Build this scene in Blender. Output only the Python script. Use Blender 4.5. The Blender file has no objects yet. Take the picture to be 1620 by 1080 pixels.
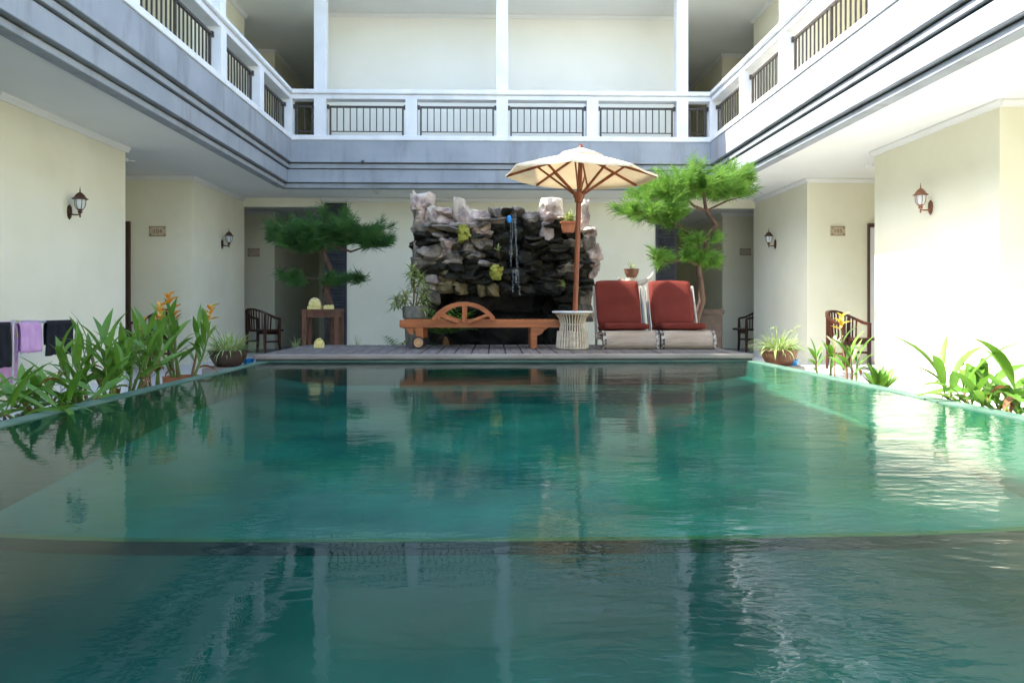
import bpy, bmesh, math, random
from math import sin, cos, pi, radians, sqrt, atan2
from mathutils import Vector, Matrix, noise
random.seed(7)
SC = bpy.context.scene
COL = SC.collection

# ------------------------------------------------------------------ camera
F = 1150.0                      # focal length in photo pixels (1620 wide)
CAMZ = 0.97
TH = math.atan(29 / F)          # turned a little to the right
cam = bpy.data.cameras.new("camera")
cam.sensor_width = 36.0
cam.lens = F / 1620 * 36
cam.shift_y = -55 / 1620
cam.clip_start = 0.05
cam.clip_end = 3000
camo = bpy.data.objects.new("camera", cam)
COL.objects.link(camo)
camo.location = (0, 0, CAMZ)
camo.rotation_euler = (radians(90), 0, -TH)
SC.camera = camo

# ------------------------------------------------------------------ light
SUN = Vector((-0.84, 0.12, 1.0)).normalized()
el = math.asin(SUN.z)
az = math.atan2(SUN.x, SUN.y)
w = bpy.data.worlds.new("World")
SC.world = w
w.use_nodes = True
nt = w.node_tree
bg = nt.nodes["Background"]
sky = nt.nodes.new("ShaderNodeTexSky")
sky.sky_type = 'NISHITA'
sky.sun_disc = False
sky.sun_elevation = el
sky.sun_rotation = az % (2 * pi)
sky.air_density = 1.0
sky.dust_density = 1.6
sky.ozone_density = 1.0
nt.links.new(sky.outputs[0], bg.inputs[0])
bg.inputs[1].default_value = 0.15
sl = bpy.data.lights.new("sun", 'SUN')
sl.energy = 2.4
sl.angle = radians(0.55)
sl.color = (1.0, 0.95, 0.86)
so = bpy.data.objects.new("sun", sl)
COL.objects.link(so)
so.rotation_euler = SUN.to_track_quat('Z', 'Y').to_euler()
so.location = (-8, 3, 12)
SC.view_settings.view_transform = 'Standard'
SC.view_settings.look = 'None'
SC.view_settings.gamma = 1.0
SC.view_settings.exposure = 2.72
SC.view_settings.use_curve_mapping = False
SC.render.engine = 'CYCLES'
cy = SC.cycles
cy.max_bounces = 10
cy.diffuse_bounces = 5
cy.glossy_bounces = 5
cy.transmission_bounces = 6
cy.transparent_max_bounces = 12
cy.use_denoising = True
cy.caustics_reflective = False
cy.caustics_refractive = False
cy.sample_clamp_indirect = 6.0

# ------------------------------------------------------------------ pixel helpers
def ray(x, y):
    a = (x - 810) / F
    return Vector((cos(TH) * a + sin(TH), cos(TH) - a * sin(TH), (485 - y) / F))
def atY(x, y, Y):
    d = ray(x, y); t = Y / d.y
    return Vector((d.x * t, Y, CAMZ + d.z * t))
def atX(x, y, X):
    d = ray(x, y); t = X / d.x
    return Vector((X, d.y * t, CAMZ + d.z * t))
def atZ(x, y, Z):
    d = ray(x, y); t = (Z - CAMZ) / d.z
    return Vector((d.x * t, d.y * t, Z))

# ------------------------------------------------------------------ materials
def rgb(c): return (c[0], c[1], c[2], 1.0)
def nodes(name):
    m = bpy.data.materials.new(name); m.use_nodes = True
    t = m.node_tree
    return m, t, t.nodes["Principled BSDF"]
def mat(name, c1, c2=None, rough=0.6, scale=4.0, bump=0.0, bscale=None, detail=6, stretch=(1, 1, 1),
        spec=0.4, metal=0.0, lo=0.35, hi=0.65, obj=True, trans=0.0, tcol=None, dirt=None, dscale=1.2, dstretch=(1, 1, 1), damt=0.5):
    """two-tone noise surface with fine relief; optional second, larger wear layer; optional translucency"""
    m, t, p = nodes(name)
    N, L = t.nodes.new, t.links.new
    tc = N("ShaderNodeTexCoord"); mp = N("ShaderNodeMapping"); mp.inputs['Scale'].default_value = stretch
    L(tc.outputs['Object'], mp.inputs[0])
    nz = N("ShaderNodeTexNoise"); nz.inputs['Scale'].default_value = scale; nz.inputs['Detail'].default_value = detail
    L(mp.outputs[0], nz.inputs['Vector'])
    cr = N("ShaderNodeValToRGB")
    cr.color_ramp.elements[0].position = lo; cr.color_ramp.elements[1].position = hi
    cr.color_ramp.elements[0].color = rgb(c1); cr.color_ramp.elements[1].color = rgb(c2 or c1)
    L(nz.outputs['Fac'], cr.inputs[0])
    col = cr.outputs[0]
    if dirt:
        mp2 = N("ShaderNodeMapping"); mp2.inputs['Scale'].default_value = dstretch; L(tc.outputs['Object'], mp2.inputs[0])
        n2 = N("ShaderNodeTexNoise"); n2.inputs['Scale'].default_value = dscale; n2.inputs['Detail'].default_value = 8
        n2.inputs['Roughness'].default_value = 0.65
        L(mp2.outputs[0], n2.inputs['Vector'])
        r2 = N("ShaderNodeMapRange"); r2.inputs[1].default_value = 0.5; r2.inputs[2].default_value = 0.72
        r2.inputs[3].default_value = 0; r2.inputs[4].default_value = damt
        L(n2.outputs['Fac'], r2.inputs[0])
        mx = N("ShaderNodeMix"); mx.data_type = 'RGBA'
        L(r2.outputs[0], mx.inputs[0]); L(col, mx.inputs[6]); mx.inputs[7].default_value = rgb(dirt)
        col = mx.outputs[2]
    L(col, p.inputs['Base Color'])
    p.inputs['Roughness'].default_value = rough
    p.inputs['Specular IOR Level'].default_value = spec
    p.inputs['Metallic'].default_value = metal
    if bump:
        nb = N("ShaderNodeTexNoise"); nb.inputs['Scale'].default_value = bscale or scale * 4; nb.inputs['Detail'].default_value = 8
        L(mp.outputs[0], nb.inputs['Vector'])
        b = N("ShaderNodeBump"); b.inputs['Strength'].default_value = bump; b.inputs['Distance'].default_value = 0.02
        L(nb.outputs['Fac'], b.inputs['Height']); L(b.outputs[0], p.inputs['Normal'])
    if trans:
        tr = N("ShaderNodeBsdfTranslucent")
        if tcol: tr.inputs[0].default_value = rgb(tcol)
        else: L(col, tr.inputs[0])
        ms = N("ShaderNodeMixShader"); ms.inputs[0].default_value = trans
        L(p.outputs[0], ms.inputs[1]); L(tr.outputs[0], ms.inputs[2])
        L(ms.outputs[0], t.nodes["Material Output"].inputs[0])
    return m

M = {}
M['cream'] = mat('cream_wall_paint', (0.82, 0.79, 0.605), (0.86, 0.83, 0.655), 0.75, 1.3, 0.06, 60, dirt=(0.66, 0.63, 0.47), dscale=0.7, damt=0.32)
M['palecream'] = mat('brightened_upper_wall', (0.86, 0.84, 0.745), (0.89, 0.87, 0.785), 0.75, 1.3, 0.06, 60)  # wall cream whitened to stand for the stronger light on the upper storey
M['white'] = mat('white_ceiling_paint', (0.80, 0.80, 0.76), (0.83, 0.83, 0.80), 0.8, 1.5, 0.03, 50)
M['sill'] = mat('white_masonry_paint', (0.74, 0.76, 0.78), (0.81, 0.82, 0.83), 0.65, 3, 0.05, 40, dirt=(0.50, 0.51, 0.48), dscale=2.5, dstretch=(1, 1, .4), damt=0.35)
M['fascia'] = mat('pale_blue_grey_fascia_paint', (0.285, 0.315, 0.35), (0.34, 0.37, 0.405), 0.7, 1.6, 0.08, 30, dirt=(0.19, 0.20, 0.205), dscale=3.0, dstretch=(1, 1, .2), damt=0.8)
M['groove'] = mat('shaded_grimy_groove', (0.05, 0.05, 0.05), (0.11, 0.11, 0.10), 0.9, 6)  # grime plus the shade under each step, both put into the dark colour
M['iron'] = mat('dark_bronze_iron', (0.035, 0.028, 0.024), (0.06, 0.05, 0.045), 0.45, 12, 0.05, spec=0.5)
M['tile'] = mat('pale_floor_tile', (0.60, 0.63, 0.67), (0.68, 0.70, 0.73), 0.28, 2.5, 0.02, 40, dirt=(0.45, 0.46, 0.47), damt=0.35)
M['grout'] = mat('floor_grout', (0.33, 0.33, 0.33), (0.42, 0.42, 0.41), 0.8, 9)
M['ground'] = mat('packed_earth_ground', (0.16, 0.14, 0.10), (0.24, 0.20, 0.15), 0.9, 0.6, 0.3, 6)
M['louvre'] = mat('charcoal_louvre', (0.022, 0.024, 0.028), (0.038, 0.04, 0.046), 0.5, 8, 0.05)
M['doorwood'] = mat('dark_brown_door_wood', (0.05, 0.026, 0.015), (0.085, 0.045, 0.026), 0.4, 3, 0.08, 20, stretch=(1, 1, .1))
M['whitedoor'] = mat('white_door_paint', (0.72, 0.73, 0.76), (0.78, 0.79, 0.80), 0.4, 3)
M['chairwood'] = mat('dark_mahogany', (0.035, 0.011, 0.006), (0.07, 0.023, 0.012), 0.32, 6, 0.05, 25, stretch=(3, 3, .4))
M['tablewood'] = mat('worn_brown_wood', (0.09, 0.036, 0.018), (0.16, 0.066, 0.033), 0.5, 6, 0.1, 25, stretch=(3, 3, .3))
M['teak'] = mat('orange_oiled_teak', (0.30, 0.085, 0.022), (0.46, 0.15, 0.042), 0.38, 5, 0.1, 22, stretch=(.35, 3, 3), dirt=(0.17, 0.05, 0.018), dscale=4, dstretch=(.3, 3, 3), damt=0.6)
M['teak2'] = mat('parasol_pole_wood', (0.19, 0.05, 0.018), (0.28, 0.08, 0.03), 0.35, 6, 0.06, 25, stretch=(3, 3, .3))
M['canvas'] = mat('cream_canvas', (0.74, 0.64, 0.46), (0.80, 0.71, 0.53), 0.85, 5, 0.15, 120, trans=0.16, tcol=(0.80, 0.60, 0.32))
M['bamboo'] = mat('weathered_log', (0.33, 0.25, 0.18), (0.52, 0.43, 0.34), 0.7, 3.2, 0.3, 14, stretch=(.5, 3, 3), dirt=(0.16, 0.10, 0.065), dscale=3.5, dstretch=(.4, 2.5, 2.5), damt=0.95)
M['bark'] = mat('dark_end_grain_bark', (0.06, 0.045, 0.035), (0.50, 0.44, 0.37), 0.8, 26, 0.5, 40, lo=0.42, hi=0.62)
M['whitewood'] = mat('bleached_chair_frame', (0.33, 0.29, 0.25), (0.48, 0.44, 0.39), 0.7, 6, 0.1, 30)
M['cushion'] = mat('brick_red_cushion_cloth', (0.12, 0.019, 0.013), (0.155, 0.027, 0.018), 0.85, 3.0, 0.25, 240, spec=0.2, dirt=(0.09, 0.014, 0.009), dscale=4, dstretch=(1, 1, 3), damt=0.5)
M['rattan'] = mat('bleached_rattan', (0.55, 0.45, 0.32), (0.72, 0.63, 0.48), 0.55, 10, 0.1, 60, stretch=(1, 1, 2))
M['whitetop'] = mat('white_table_top', (0.74, 0.75, 0.74), (0.80, 0.81, 0.80), 0.4, 5)
M['deck'] = mat('weathered_grey_deck_wood', (0.10, 0.09, 0.085), (0.19, 0.17, 0.157), 0.7, 4, 0.2, 18, stretch=(5, .5, 5), dirt=(0.08, 0.07, 0.065), dscale=1.6, damt=0.6)
M['nosing'] = mat('pool_coping_stone', (0.28, 0.235, 0.20), (0.38, 0.335, 0.29), 0.65, 2.5, 0.15, 25, dirt=(0.25, 0.24, 0.20), dscale=2, damt=0.5)
M['lip'] = mat('wet_green_pool_edge_stone', (0.06, 0.145, 0.105), (0.13, 0.215, 0.165), 0.5, 4, 0.1, 25, dirt=(0.10, 0.17, 0.13), dscale=3, damt=0.6)
M['basin'] = mat('green_pool_stone', (0.02, 0.11, 0.092), (0.115, 0.29, 0.205), 0.8, 1.3, 0.0, lo=.3, hi=.72, dirt=(0.17, 0.27, 0.09), dscale=0.6, damt=0.6, detail=9)
M['deepbasin'] = mat('deep_green_pool_stone', (0.016, 0.115, 0.10), (0.055, 0.22, 0.175), 0.8, 1.2, detail=9, lo=.3, hi=.7)
M['wallbasin'] = mat('green_pool_wall_stone', (0.035, 0.15, 0.115), (0.10, 0.26, 0.185), 0.8, 1.5, detail=8)
M['dkbasin'] = mat('shaded_riser_stone', (0.014, 0.04, 0.037), (0.028, 0.07, 0.06), 0.8, 3)  # pool stone darkened for the weak light on the upright face
M['goldtrim'] = mat('algae_stained_step_edge', (0.07, 0.13, 0.05), (0.20, 0.19, 0.06), 0.8, 3)
M['rockP'] = mat('pale_pink_limestone', (0.55, 0.48, 0.39), (0.38, 0.25, 0.225), 0.85, 2.2, 0.7, 9, lo=0.45, hi=0.72, dirt=(0.05, 0.045, 0.04), dscale=3.2, damt=0.95)
M['rockG'] = mat('grey_limestone', (0.36, 0.31, 0.25), (0.18, 0.15, 0.12), 0.8, 2.6, 0.7, 9, dirt=(0.03, 0.03, 0.022), dscale=2.8, damt=1.0)
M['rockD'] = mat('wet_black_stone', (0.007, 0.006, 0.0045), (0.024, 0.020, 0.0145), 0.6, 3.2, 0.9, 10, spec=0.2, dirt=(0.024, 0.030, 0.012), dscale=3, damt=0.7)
M['rockM'] = mat('mossy_ochre_stone', (0.15, 0.10, 0.055), (0.19, 0.155, 0.055), 0.8, 4, 0.6, 12, dirt=(0.03, 0.03, 0.02), dscale=4, damt=0.85)
M['moss'] = mat('yellow_green_moss', (0.22, 0.24, 0.03), (0.36, 0.33, 0.06), 0.9, 18, 0.6, 60)
M['terra'] = mat('terracotta', (0.36, 0.11, 0.05), (0.46, 0.17, 0.08), 0.75, 6, 0.15, 30)
M['darkpot'] = mat('dark_clay_pot', (0.035, 0.024, 0.018), (0.08, 0.05, 0.035), 0.6, 6, 0.2, 25)
M['brownpot'] = mat('brown_clay_pot', (0.13, 0.055, 0.028), (0.20, 0.095, 0.05), 0.65, 6, 0.2, 25)
M['greypot'] = mat('mottled_grey_pot', (0.10, 0.10, 0.08), (0.26, 0.24, 0.19), 0.8, 8, 0.3, 25)
M['soil'] = mat('dark_soil', (0.03, 0.02, 0.012), (0.06, 0.04, 0.025), 0.95, 30, 0.5, 60)
M['trunk'] = mat('pine_bark', (0.065, 0.035, 0.022), (0.13, 0.075, 0.05), 0.85, 14, 0.6, 40, stretch=(1, 1, .4))
M['drift'] = mat('driftwood', (0.42, 0.36, 0.28), (0.58, 0.52, 0.43), 0.8, 6, 0.4, 30)
def leafmat(name, a, b, tr=0.35, rough=0.45, scale=3):
    return mat(name, a, b, rough, scale, 0.1, 30, trans=tr, spec=0.45)
M['needleL'] = leafmat('sunlit_pine_needles', (0.10, 0.24, 0.028), (0.18, 0.34, 0.05), 0.5, 0.6, 5)  # pine green lightened, the sunshine is put into the colour
M['needleD'] = leafmat('shaded_pine_needles', (0.035, 0.12, 0.024), (0.075, 0.19, 0.04), 0.35, 0.6, 5)  # pine green darkened, the shade is put into the colour
M['leaf'] = leafmat('heliconia_leaf', (0.085, 0.21, 0.022), (0.15, 0.31, 0.035))
M['leaf2'] = leafmat('light_heliconia_leaf', (0.11, 0.26, 0.03), (0.19, 0.35, 0.05))
M['leafY'] = leafmat('yellowing_leaf', (0.38, 0.32, 0.04), (0.45, 0.24, 0.04))
M['leafB'] = leafmat('dry_brown_leaf', (0.22, 0.09, 0.035), (0.32, 0.16, 0.07), 0.2, 0.8)
M['stalk'] = leafmat('green_stalk', (0.11, 0.20, 0.04), (0.20, 0.25, 0.07), 0.1)
M['stalkB'] = leafmat('brown_sheath', (0.20, 0.11, 0.05), (0.28, 0.17, 0.08), 0.05, 0.8)
M['bract'] = leafmat('orange_bract', (0.75, 0.24, 0.02), (0.85, 0.42, 0.04), 0.25)
M['bractY'] = leafmat('yellow_bract', (0.80, 0.52, 0.06), (0.85, 0.62, 0.14), 0.25)
M['petalW'] = leafmat('cream_petal', (0.80, 0.72, 0.45), (0.85, 0.80, 0.62), 0.3)
M['spider'] = leafmat('variegated_blade', (0.22, 0.36, 0.08), (0.50, 0.56, 0.26), 0.35, scale=14)
M['fern'] = leafmat('fern_green', (0.035, 0.14, 0.03), (0.07, 0.22, 0.05), 0.3)
M['variegated'] = leafmat('yellow_green_dracaena_leaf', (0.19, 0.27, 0.06), (0.40, 0.42, 0.16), 0.3, scale=10)
M['bronze'] = mat('antique_bronze', (0.06, 0.027, 0.016), (0.11, 0.05, 0.028), 0.4, 14, 0.15, 60, metal=0.35)
M['copper'] = mat('reddish_bronze', (0.24, 0.10, 0.05), (0.32, 0.14, 0.08), 0.4, 14, 0.15, 60, metal=0.35)
M['plate'] = mat('beige_stone_plate', (0.52, 0.42, 0.29), (0.60, 0.50, 0.36), 0.6, 12, 0.2, 60)
M['plateink'] = mat('engraved_brown', (0.20, 0.12, 0.06), (0.26, 0.16, 0.09), 0.7, 12)
M['steel'] = mat('brushed_tube_steel', (0.50, 0.52, 0.55), (0.60, 0.62, 0.65), 0.3, 10, metal=0.7)
M['black'] = mat('black_fabric', (0.006, 0.006, 0.008), (0.014, 0.014, 0.016), 0.9, 10, 0.3, 90)
M['navy'] = mat('navy_fabric', (0.010, 0.016, 0.055), (0.018, 0.026, 0.085), 0.9, 10, 0.3, 90)
M['orange'] = mat('orange_red_fabric', (0.75, 0.12, 0.02), (0.80, 0.17, 0.03), 0.9, 10, 0.3, 90)
M['crimson'] = mat('crimson_trim_fabric', (0.48, 0.02, 0.04), (0.55, 0.03, 0.06), 0.9, 10, 0.3, 90)
M['pink'] = mat('lilac_pink_towel', (0.66, 0.36, 0.60), (0.74, 0.44, 0.68), 0.95, 10, 0.5, 160)
M['lime'] = mat('lime_trim', (0.55, 0.65, 0.05), (0.6, 0.7, 0.08), 0.9, 10)
M['blue'] = mat('blue_plastic', (0.01, 0.20, 0.52), (0.02, 0.27, 0.60), 0.35, 10)
M['offer'] = mat('yellow_palm_leaf_weave', (0.62, 0.55, 0.16), (0.72, 0.62, 0.28), 0.7, 30, 0.3, 80)
M['offer2'] = mat('pink_cream_petals', (0.66, 0.42, 0.34), (0.68, 0.60, 0.40), 0.8, 40)
M['rubber'] = mat('black_rubber', (0.02, 0.02, 0.02), (0.035, 0.033, 0.03), 0.7, 20)
M['gilt'] = mat('brass', (0.55, 0.36, 0.12), (0.62, 0.42, 0.16), 0.35, 10, metal=0.8)
M['wheelwood'] = mat('wheel_wood', (0.40, 0.22, 0.11), (0.52, 0.30, 0.16), 0.5, 8)
M['plaster'] = mat('plain_white_plastic', (0.65, 0.66, 0.64), (0.7, 0.7, 0.68), 0.5, 8)

def glassmat(name, c, a):
    m, t, p = nodes(name)
    N, L = t.nodes.new, t.links.new
    p.inputs['Base Color'].default_value = rgb(c); p.inputs['Roughness'].default_value = 0.15
    tr = N("ShaderNodeBsdfTransparent"); ms = N("ShaderNodeMixShader"); ms.inputs[0].default_value = a
    L(tr.outputs[0], ms.inputs[1]); L(p.outputs[0], ms.inputs[2]); L(ms.outputs[0], t.nodes["Material Output"].inputs[0])
    return m
M['frosted'] = glassmat('milky_lamp_glass', (0.78, 0.80, 0.78), 0.8)
M['stream'] = glassmat('falling_water', (0.62, 0.70, 0.74), 0.10)

def watermat():
    m, t, p = nodes('pool_water')
    t.nodes.remove(p)
    N, L = t.nodes.new, t.links.new
    tc = N("ShaderNodeTexCoord")
    hs = []
    for sc_, st, det, dist in ((2.2, (1.0, 1.9, 1), 3, 0.6), (9.0, (1.0, 2.4, 1), 3, 0.4), (26.0, (1.0, 2.2, 1), 2, 0.2)):
        mp = N("ShaderNodeMapping"); mp.inputs['Scale'].default_value = st; mp.inputs['Rotation'].default_value = (0, 0, radians(-14))
        L(tc.outputs['Object'], mp.inputs[0])
        nz = N("ShaderNodeTexNoise"); nz.inputs['Scale'].default_value = sc_; nz.inputs['Detail'].default_value = det
        nz.inputs['Distortion'].default_value = dist
        L(mp.outputs[0], nz.inputs['Vector']); hs.append(nz.outputs['Fac'])
    # livelier water towards the inlet side (x > 1), calm elsewhere
    pn = N("ShaderNodeTexNoise"); pn.inputs['Scale'].default_value = 0.55; pn.inputs['Detail'].default_value = 2
    L(tc.outputs['Object'], pn.inputs['Vector'])
    sx = N("ShaderNodeSeparateXYZ"); L(tc.outputs['Object'], sx.inputs[0])
    ad = N("ShaderNodeMath"); ad.operation = 'MULTIPLY_ADD'; ad.inputs[1].default_value = 0.16; L(sx.outputs[0], ad.inputs[0]); L(pn.outputs['Fac'], ad.inputs[2])
    mr = N("ShaderNodeMapRange"); mr.inputs[1].default_value = 0.5; mr.inputs[2].default_value = 0.95; mr.inputs[3].default_value = 0.4; mr.inputs[4].default_value = 2.2
    L(ad.outputs[0], mr.inputs[0])
    def wsum(ws):
        prev = None
        for h, k in zip(hs, ws):
            mu = N("ShaderNodeMath"); mu.operation = 'MULTIPLY_ADD'; mu.inputs[1].default_value = k
            L(h, mu.inputs[0])
            if prev is None: mu.inputs[2].default_value = 0
            else: L(prev, mu.inputs[2])
            prev = mu.outputs[0]
        return prev
    hsum = wsum((0.0042, 0.0011, 0.00026))
    hm = N("ShaderNodeMath"); hm.operation = 'MULTIPLY'; L(hsum, hm.inputs[0]); L(mr.outputs[0], hm.inputs[1])
    b = N("ShaderNodeBump"); b.inputs['Strength'].default_value = 1.0; b.inputs['Distance'].default_value = 1.0
    L(hm.outputs[0], b.inputs['Height'])
    fr = N("ShaderNodeFresnel"); fr.inputs['IOR'].default_value = 1.25; L(b.outputs[0], fr.inputs['Normal'])
    gl = N("ShaderNodeBsdfGlossy"); gl.inputs['Roughness'].default_value = 0.015; L(b.outputs[0], gl.inputs['Normal'])
    tr = N("ShaderNodeBsdfTransparent"); tr.inputs[0].default_value = (0.40, 0.82, 0.76, 1)
    ms = N("ShaderNodeMixShader"); L(fr.outputs[0], ms.inputs[0]); L(tr.outputs[0], ms.inputs[1]); L(gl.outputs[0], ms.inputs[2])
    L(ms.outputs[0], t.nodes["Material Output"].inputs[0])
    return m
M['water'] = watermat()

# ------------------------------------------------------------------ mesh helpers
class MB:
    def __init__(s): s.v = []; s.f = []
    def add(s, vs, fs):
        o = len(s.v); s.v += [tuple(v) for v in vs]; s.f += [tuple(i + o for i in f) for f in fs]; return s
    def box(s, x0, x1, y0, y1, z0, z1):
        x0, x1 = min(x0, x1), max(x0, x1); y0, y1 = min(y0, y1), max(y0, y1); z0, z1 = min(z0, z1), max(z0, z1)
        v = [(x0,y0,z0),(x1,y0,z0),(x1,y1,z0),(x0,y1,z0),(x0,y0,z1),(x1,y0,z1),(x1,y1,z1),(x0,y1,z1)]
        return s.add(v, [(0,3,2,1),(4,5,6,7),(0,1,5,4),(1,2,6,5),(2,3,7,6),(3,0,4,7)])
    def beam(s, a, b, w, h, up=(0, 0, 1)):
        a, b = Vector(a), Vector(b); d = (b - a).normalized(); up = Vector(up)
        if abs(d.dot(up)) > 0.98: up = Vector((0, 1, 0))
        x = d.cross(up).normalized(); y = x.cross(d).normalized()
        v = []
        for p in (a, b):
            for i, j in ((-1,-1),(1,-1),(1,1),(-1,1)): v.append(p + x * (i * w / 2) + y * (j * h / 2))
        return s.add(v, [(3,2,1,0),(4,5,6,7),(0,1,5,4),(1,2,6,5),(2,3,7,6),(3,0,4,7)])
    def tube(s, pts, r, n=8, cap=True):
        pts = [Vector(p) for p in pts]
        rs = r if isinstance(r, (list, tuple)) else [r] * len(pts)
        ring = []; o = len(s.v); prev = None
        for i, p in enumerate(pts):
            d = (pts[min(i+1, len(pts)-1)] - pts[max(i-1, 0)]).normalized()
            if prev is None:
                x = d.cross(Vector((0, 0, 1)) if abs(d.z) < 0.95 else Vector((0, 1, 0))).normalized()
            else:
                x = (prev - d * prev.dot(d)).normalized()
            prev = x; y = d.cross(x)
            for k in range(n):
                a = 2 * pi * k / n
                s.v.append(tuple(p + (x * cos(a) + y * sin(a)) * rs[i]))
        for i in range(len(pts) - 1):
            for k in range(n):
                a, b = o + i*n + k, o + i*n + (k+1) % n
                s.f.append((a, b, b + n, a + n))
        if cap:
            s.f.append(tuple(o + k for k in reversed(range(n)))); s.f.append(tuple(o + (len(pts)-1)*n + k for k in range(n)))
        return s
    def lathe(s, prof, n=20, c=(0, 0, 0), cap=True):
        o = len(s.v)
        for r, z in prof:
            for k in range(n):
                a = 2 * pi * k / n
                s.v.append((c[0] + r * cos(a), c[1] + r * sin(a), c[2] + z))
        for i in range(len(prof) - 1):
            for k in range(n):
                a, b = o + i*n + k, o + i*n + (k+1) % n
                s.f.append((a, b, b + n, a + n))
        if cap:
            s.f.append(tuple(o + k for k in reversed(range(n)))); s.f.append(tuple(o + (len(prof)-1)*n + k for k in range(n)))
        return s
    def prism(s, poly, axis, a, b):
        """extrude a 2-D polygon along an axis: 'x' takes (y,z), 'y' takes (x,z), 'z' takes (x,y)"""
        def P(u, v, t): return (t, u, v) if axis == 'x' else ((u, t, v) if axis == 'y' else (u, v, t))
        n = len(poly)
        v = [P(u, w_, a) for u, w_ in poly] + [P(u, w_, b) for u, w_ in poly]
        f = [tuple(range(n)), tuple(reversed(range(n, 2*n)))] + [(i, i+n, (i+1) % n + n, (i+1) % n) for i in range(n)]
        return s.add(v, f)
    def build(s, name, m, parent=None, smooth=False, bevel=0.0, seg=2, sub=0):
        me = bpy.data.meshes.new(name); me.from_pydata(s.v, [], s.f)
        bm = bmesh.new(); bm.from_mesh(me); bmesh.ops.recalc_face_normals(bm, faces=bm.faces)
        if bevel:
            bmesh.ops.bevel(bm, geom=[e for e in bm.edges if len(e.link_faces) == 2 and e.calc_face_angle(0) > 0.5], offset=bevel, segments=seg, affect='EDGES', clamp_overlap=True)
        bm.to_mesh(me); bm.free()
        if smooth:
            me.polygons.foreach_set('use_smooth', [True] * len(me.polygons))
            try: me.set_sharp_from_angle(angle=radians(45))
            except Exception: pass
        me.materials.append(M[m])
        o = bpy.data.objects.new(name, me); COL.objects.link(o); o.parent = parent
        return o
def raw(name, v, f, m, parent=None, smooth=True):
    me = bpy.data.meshes.new(name); me.from_pydata([tuple(x) for x in v], [], f)
    if smooth: me.polygons.foreach_set('use_smooth', [True] * len(me.polygons))
    me.materials.append(M[m]); o = bpy.data.objects.new(name, me); COL.objects.link(o); o.parent = parent
    return o
def inst(src, name, parent, loc=(0, 0, 0), rot=None, scale=None):
    o = bpy.data.objects.new(name, src.data); COL.objects.link(o); o.parent = parent; o.location = loc
    if rot: o.rotation_euler = rot
    if scale: o.scale = scale
    return o
def tag(o, label, cat, group=None):
    o['label'] = label; o['category'] = cat
    if group: o['group'] = group
    return o
def struct(o): o['kind'] = 'structure'; return o
def thing(name, label, cat, loc=(0, 0, 0), rz=0, group=None):
    o = bpy.data.objects.new(name, None); COL.objects.link(o); o.empty_display_size = 0.1
    o.location = loc; o.rotation_euler = (0, 0, rz)
    return tag(o, label, cat, group)
def copy_tree(o, parent=None):
    c = o.copy(); COL.objects.link(c); c.parent = parent
    for ch in list(o.children): copy_tree(ch, c)
    return c
U = random.uniform

# ================================================================== SETTING
LW, RW = -5.05, 5.36            # side wall planes
LR, RR = -3.66, 3.98            # balcony edge planes
BY = 13.25                      # back balcony edge
CY = 14.75                      # back core wall
POST = [11.6, 9.97, 7.52, 5.0, 2.5, 0.0, -2.5]
Y0 = -4.0
WZ = 0.38                       # water level
DZ = 0.453                      # deck top
PL, PR = -2.53, 2.87            # outer pool edges
LIP = 0.14
PYF = 7.84                      # far end of the pool
PYN = -1.2

gx0, gx1, gy0, gy1 = PL + .02, PR - .02, PYN - .1, PYF + .1      # the ground is open where the pool is
g = raw('ground', [(-400,-400,-.06),(400,-400,-.06),(400,400,-.06),(-400,400,-.06),(gx0,gy0,-.06),(gx1,gy0,-.06),(gx1,gy1,-.06),(gx0,gy1,-.06)],
        [(0,1,5,4),(1,2,6,5),(2,3,7,6),(3,0,4,7)], 'ground', None, False); struct(g)
fl = MB()
fl.box(-7.6, PL, Y0, 21.5, -0.05, -0.004); fl.box(PR, 7.8, Y0, 21.5, -0.05, -0.004)
fl.box(PL, PR, PYF + 0.2, 21.5, -0.05, -0.004)
floor = struct(fl.build('floor', 'grout'))
tile0 = None
for sx0, nx in ((PL - 0.02, -1), (PR + 0.02, 1)):
    for i in range(7):
        for j in range(19):
            x = sx0 + nx * (i * 0.5 + 0.25); y = 6.2 + j * 0.5
            if nx < 0 and x < -6.2 or nx > 0 and x > 6.4: continue
            if tile0 is None:
                tile0 = MB().box(-0.2465, 0.2465, -0.2465, 0.2465, -0.012, 0).build('tile', 'tile', floor, bevel=0.002, seg=1); tile0.location = (x, y, 0)
            else: inst(tile0, 'tile', floor, (x, y, U(-0.0006, 0.0006)))

# ---- pool
ed = MB()
basin = MB()
zi = WZ - 0.012
# walls of the basin: inner faces
xi0, xi1, yi1 = PL + LIP, PR - LIP, PYF - 0.02
ed.box(PL, xi0, PYN, PYF + 0.1, -0.02, WZ + 0.006); ed.box(xi1, PR, PYN, PYF + 0.1, -0.02, WZ + 0.006)
ed.box(xi0, xi1, PYN - 0.2, PYN, -0.02, WZ + 0.006)
edge = struct(ed.build('pool_edge', 'lip', bevel=0.012))
bs = MB()
def zfl(y): return WZ - 0.37 - (7.2 - y) * 0.018
NX = 56
def cove(q, amt=.42):
    d = min(q[0] - xi0, xi1 - q[0]); k = max(0.0, 1 - max(0, d) / .9)
    return (q[0], q[1], q[2] + (WZ - .03 - q[2]) * amt * k * k)      # the bottom curves up into the side walls
def edgeY(x): return 3.20 + 0.012 * (x - 0.15) ** 2
xs = [xi0 - 0.004 + (xi1 - xi0 + 0.008) * i / NX for i in range(NX + 1)]
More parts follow.
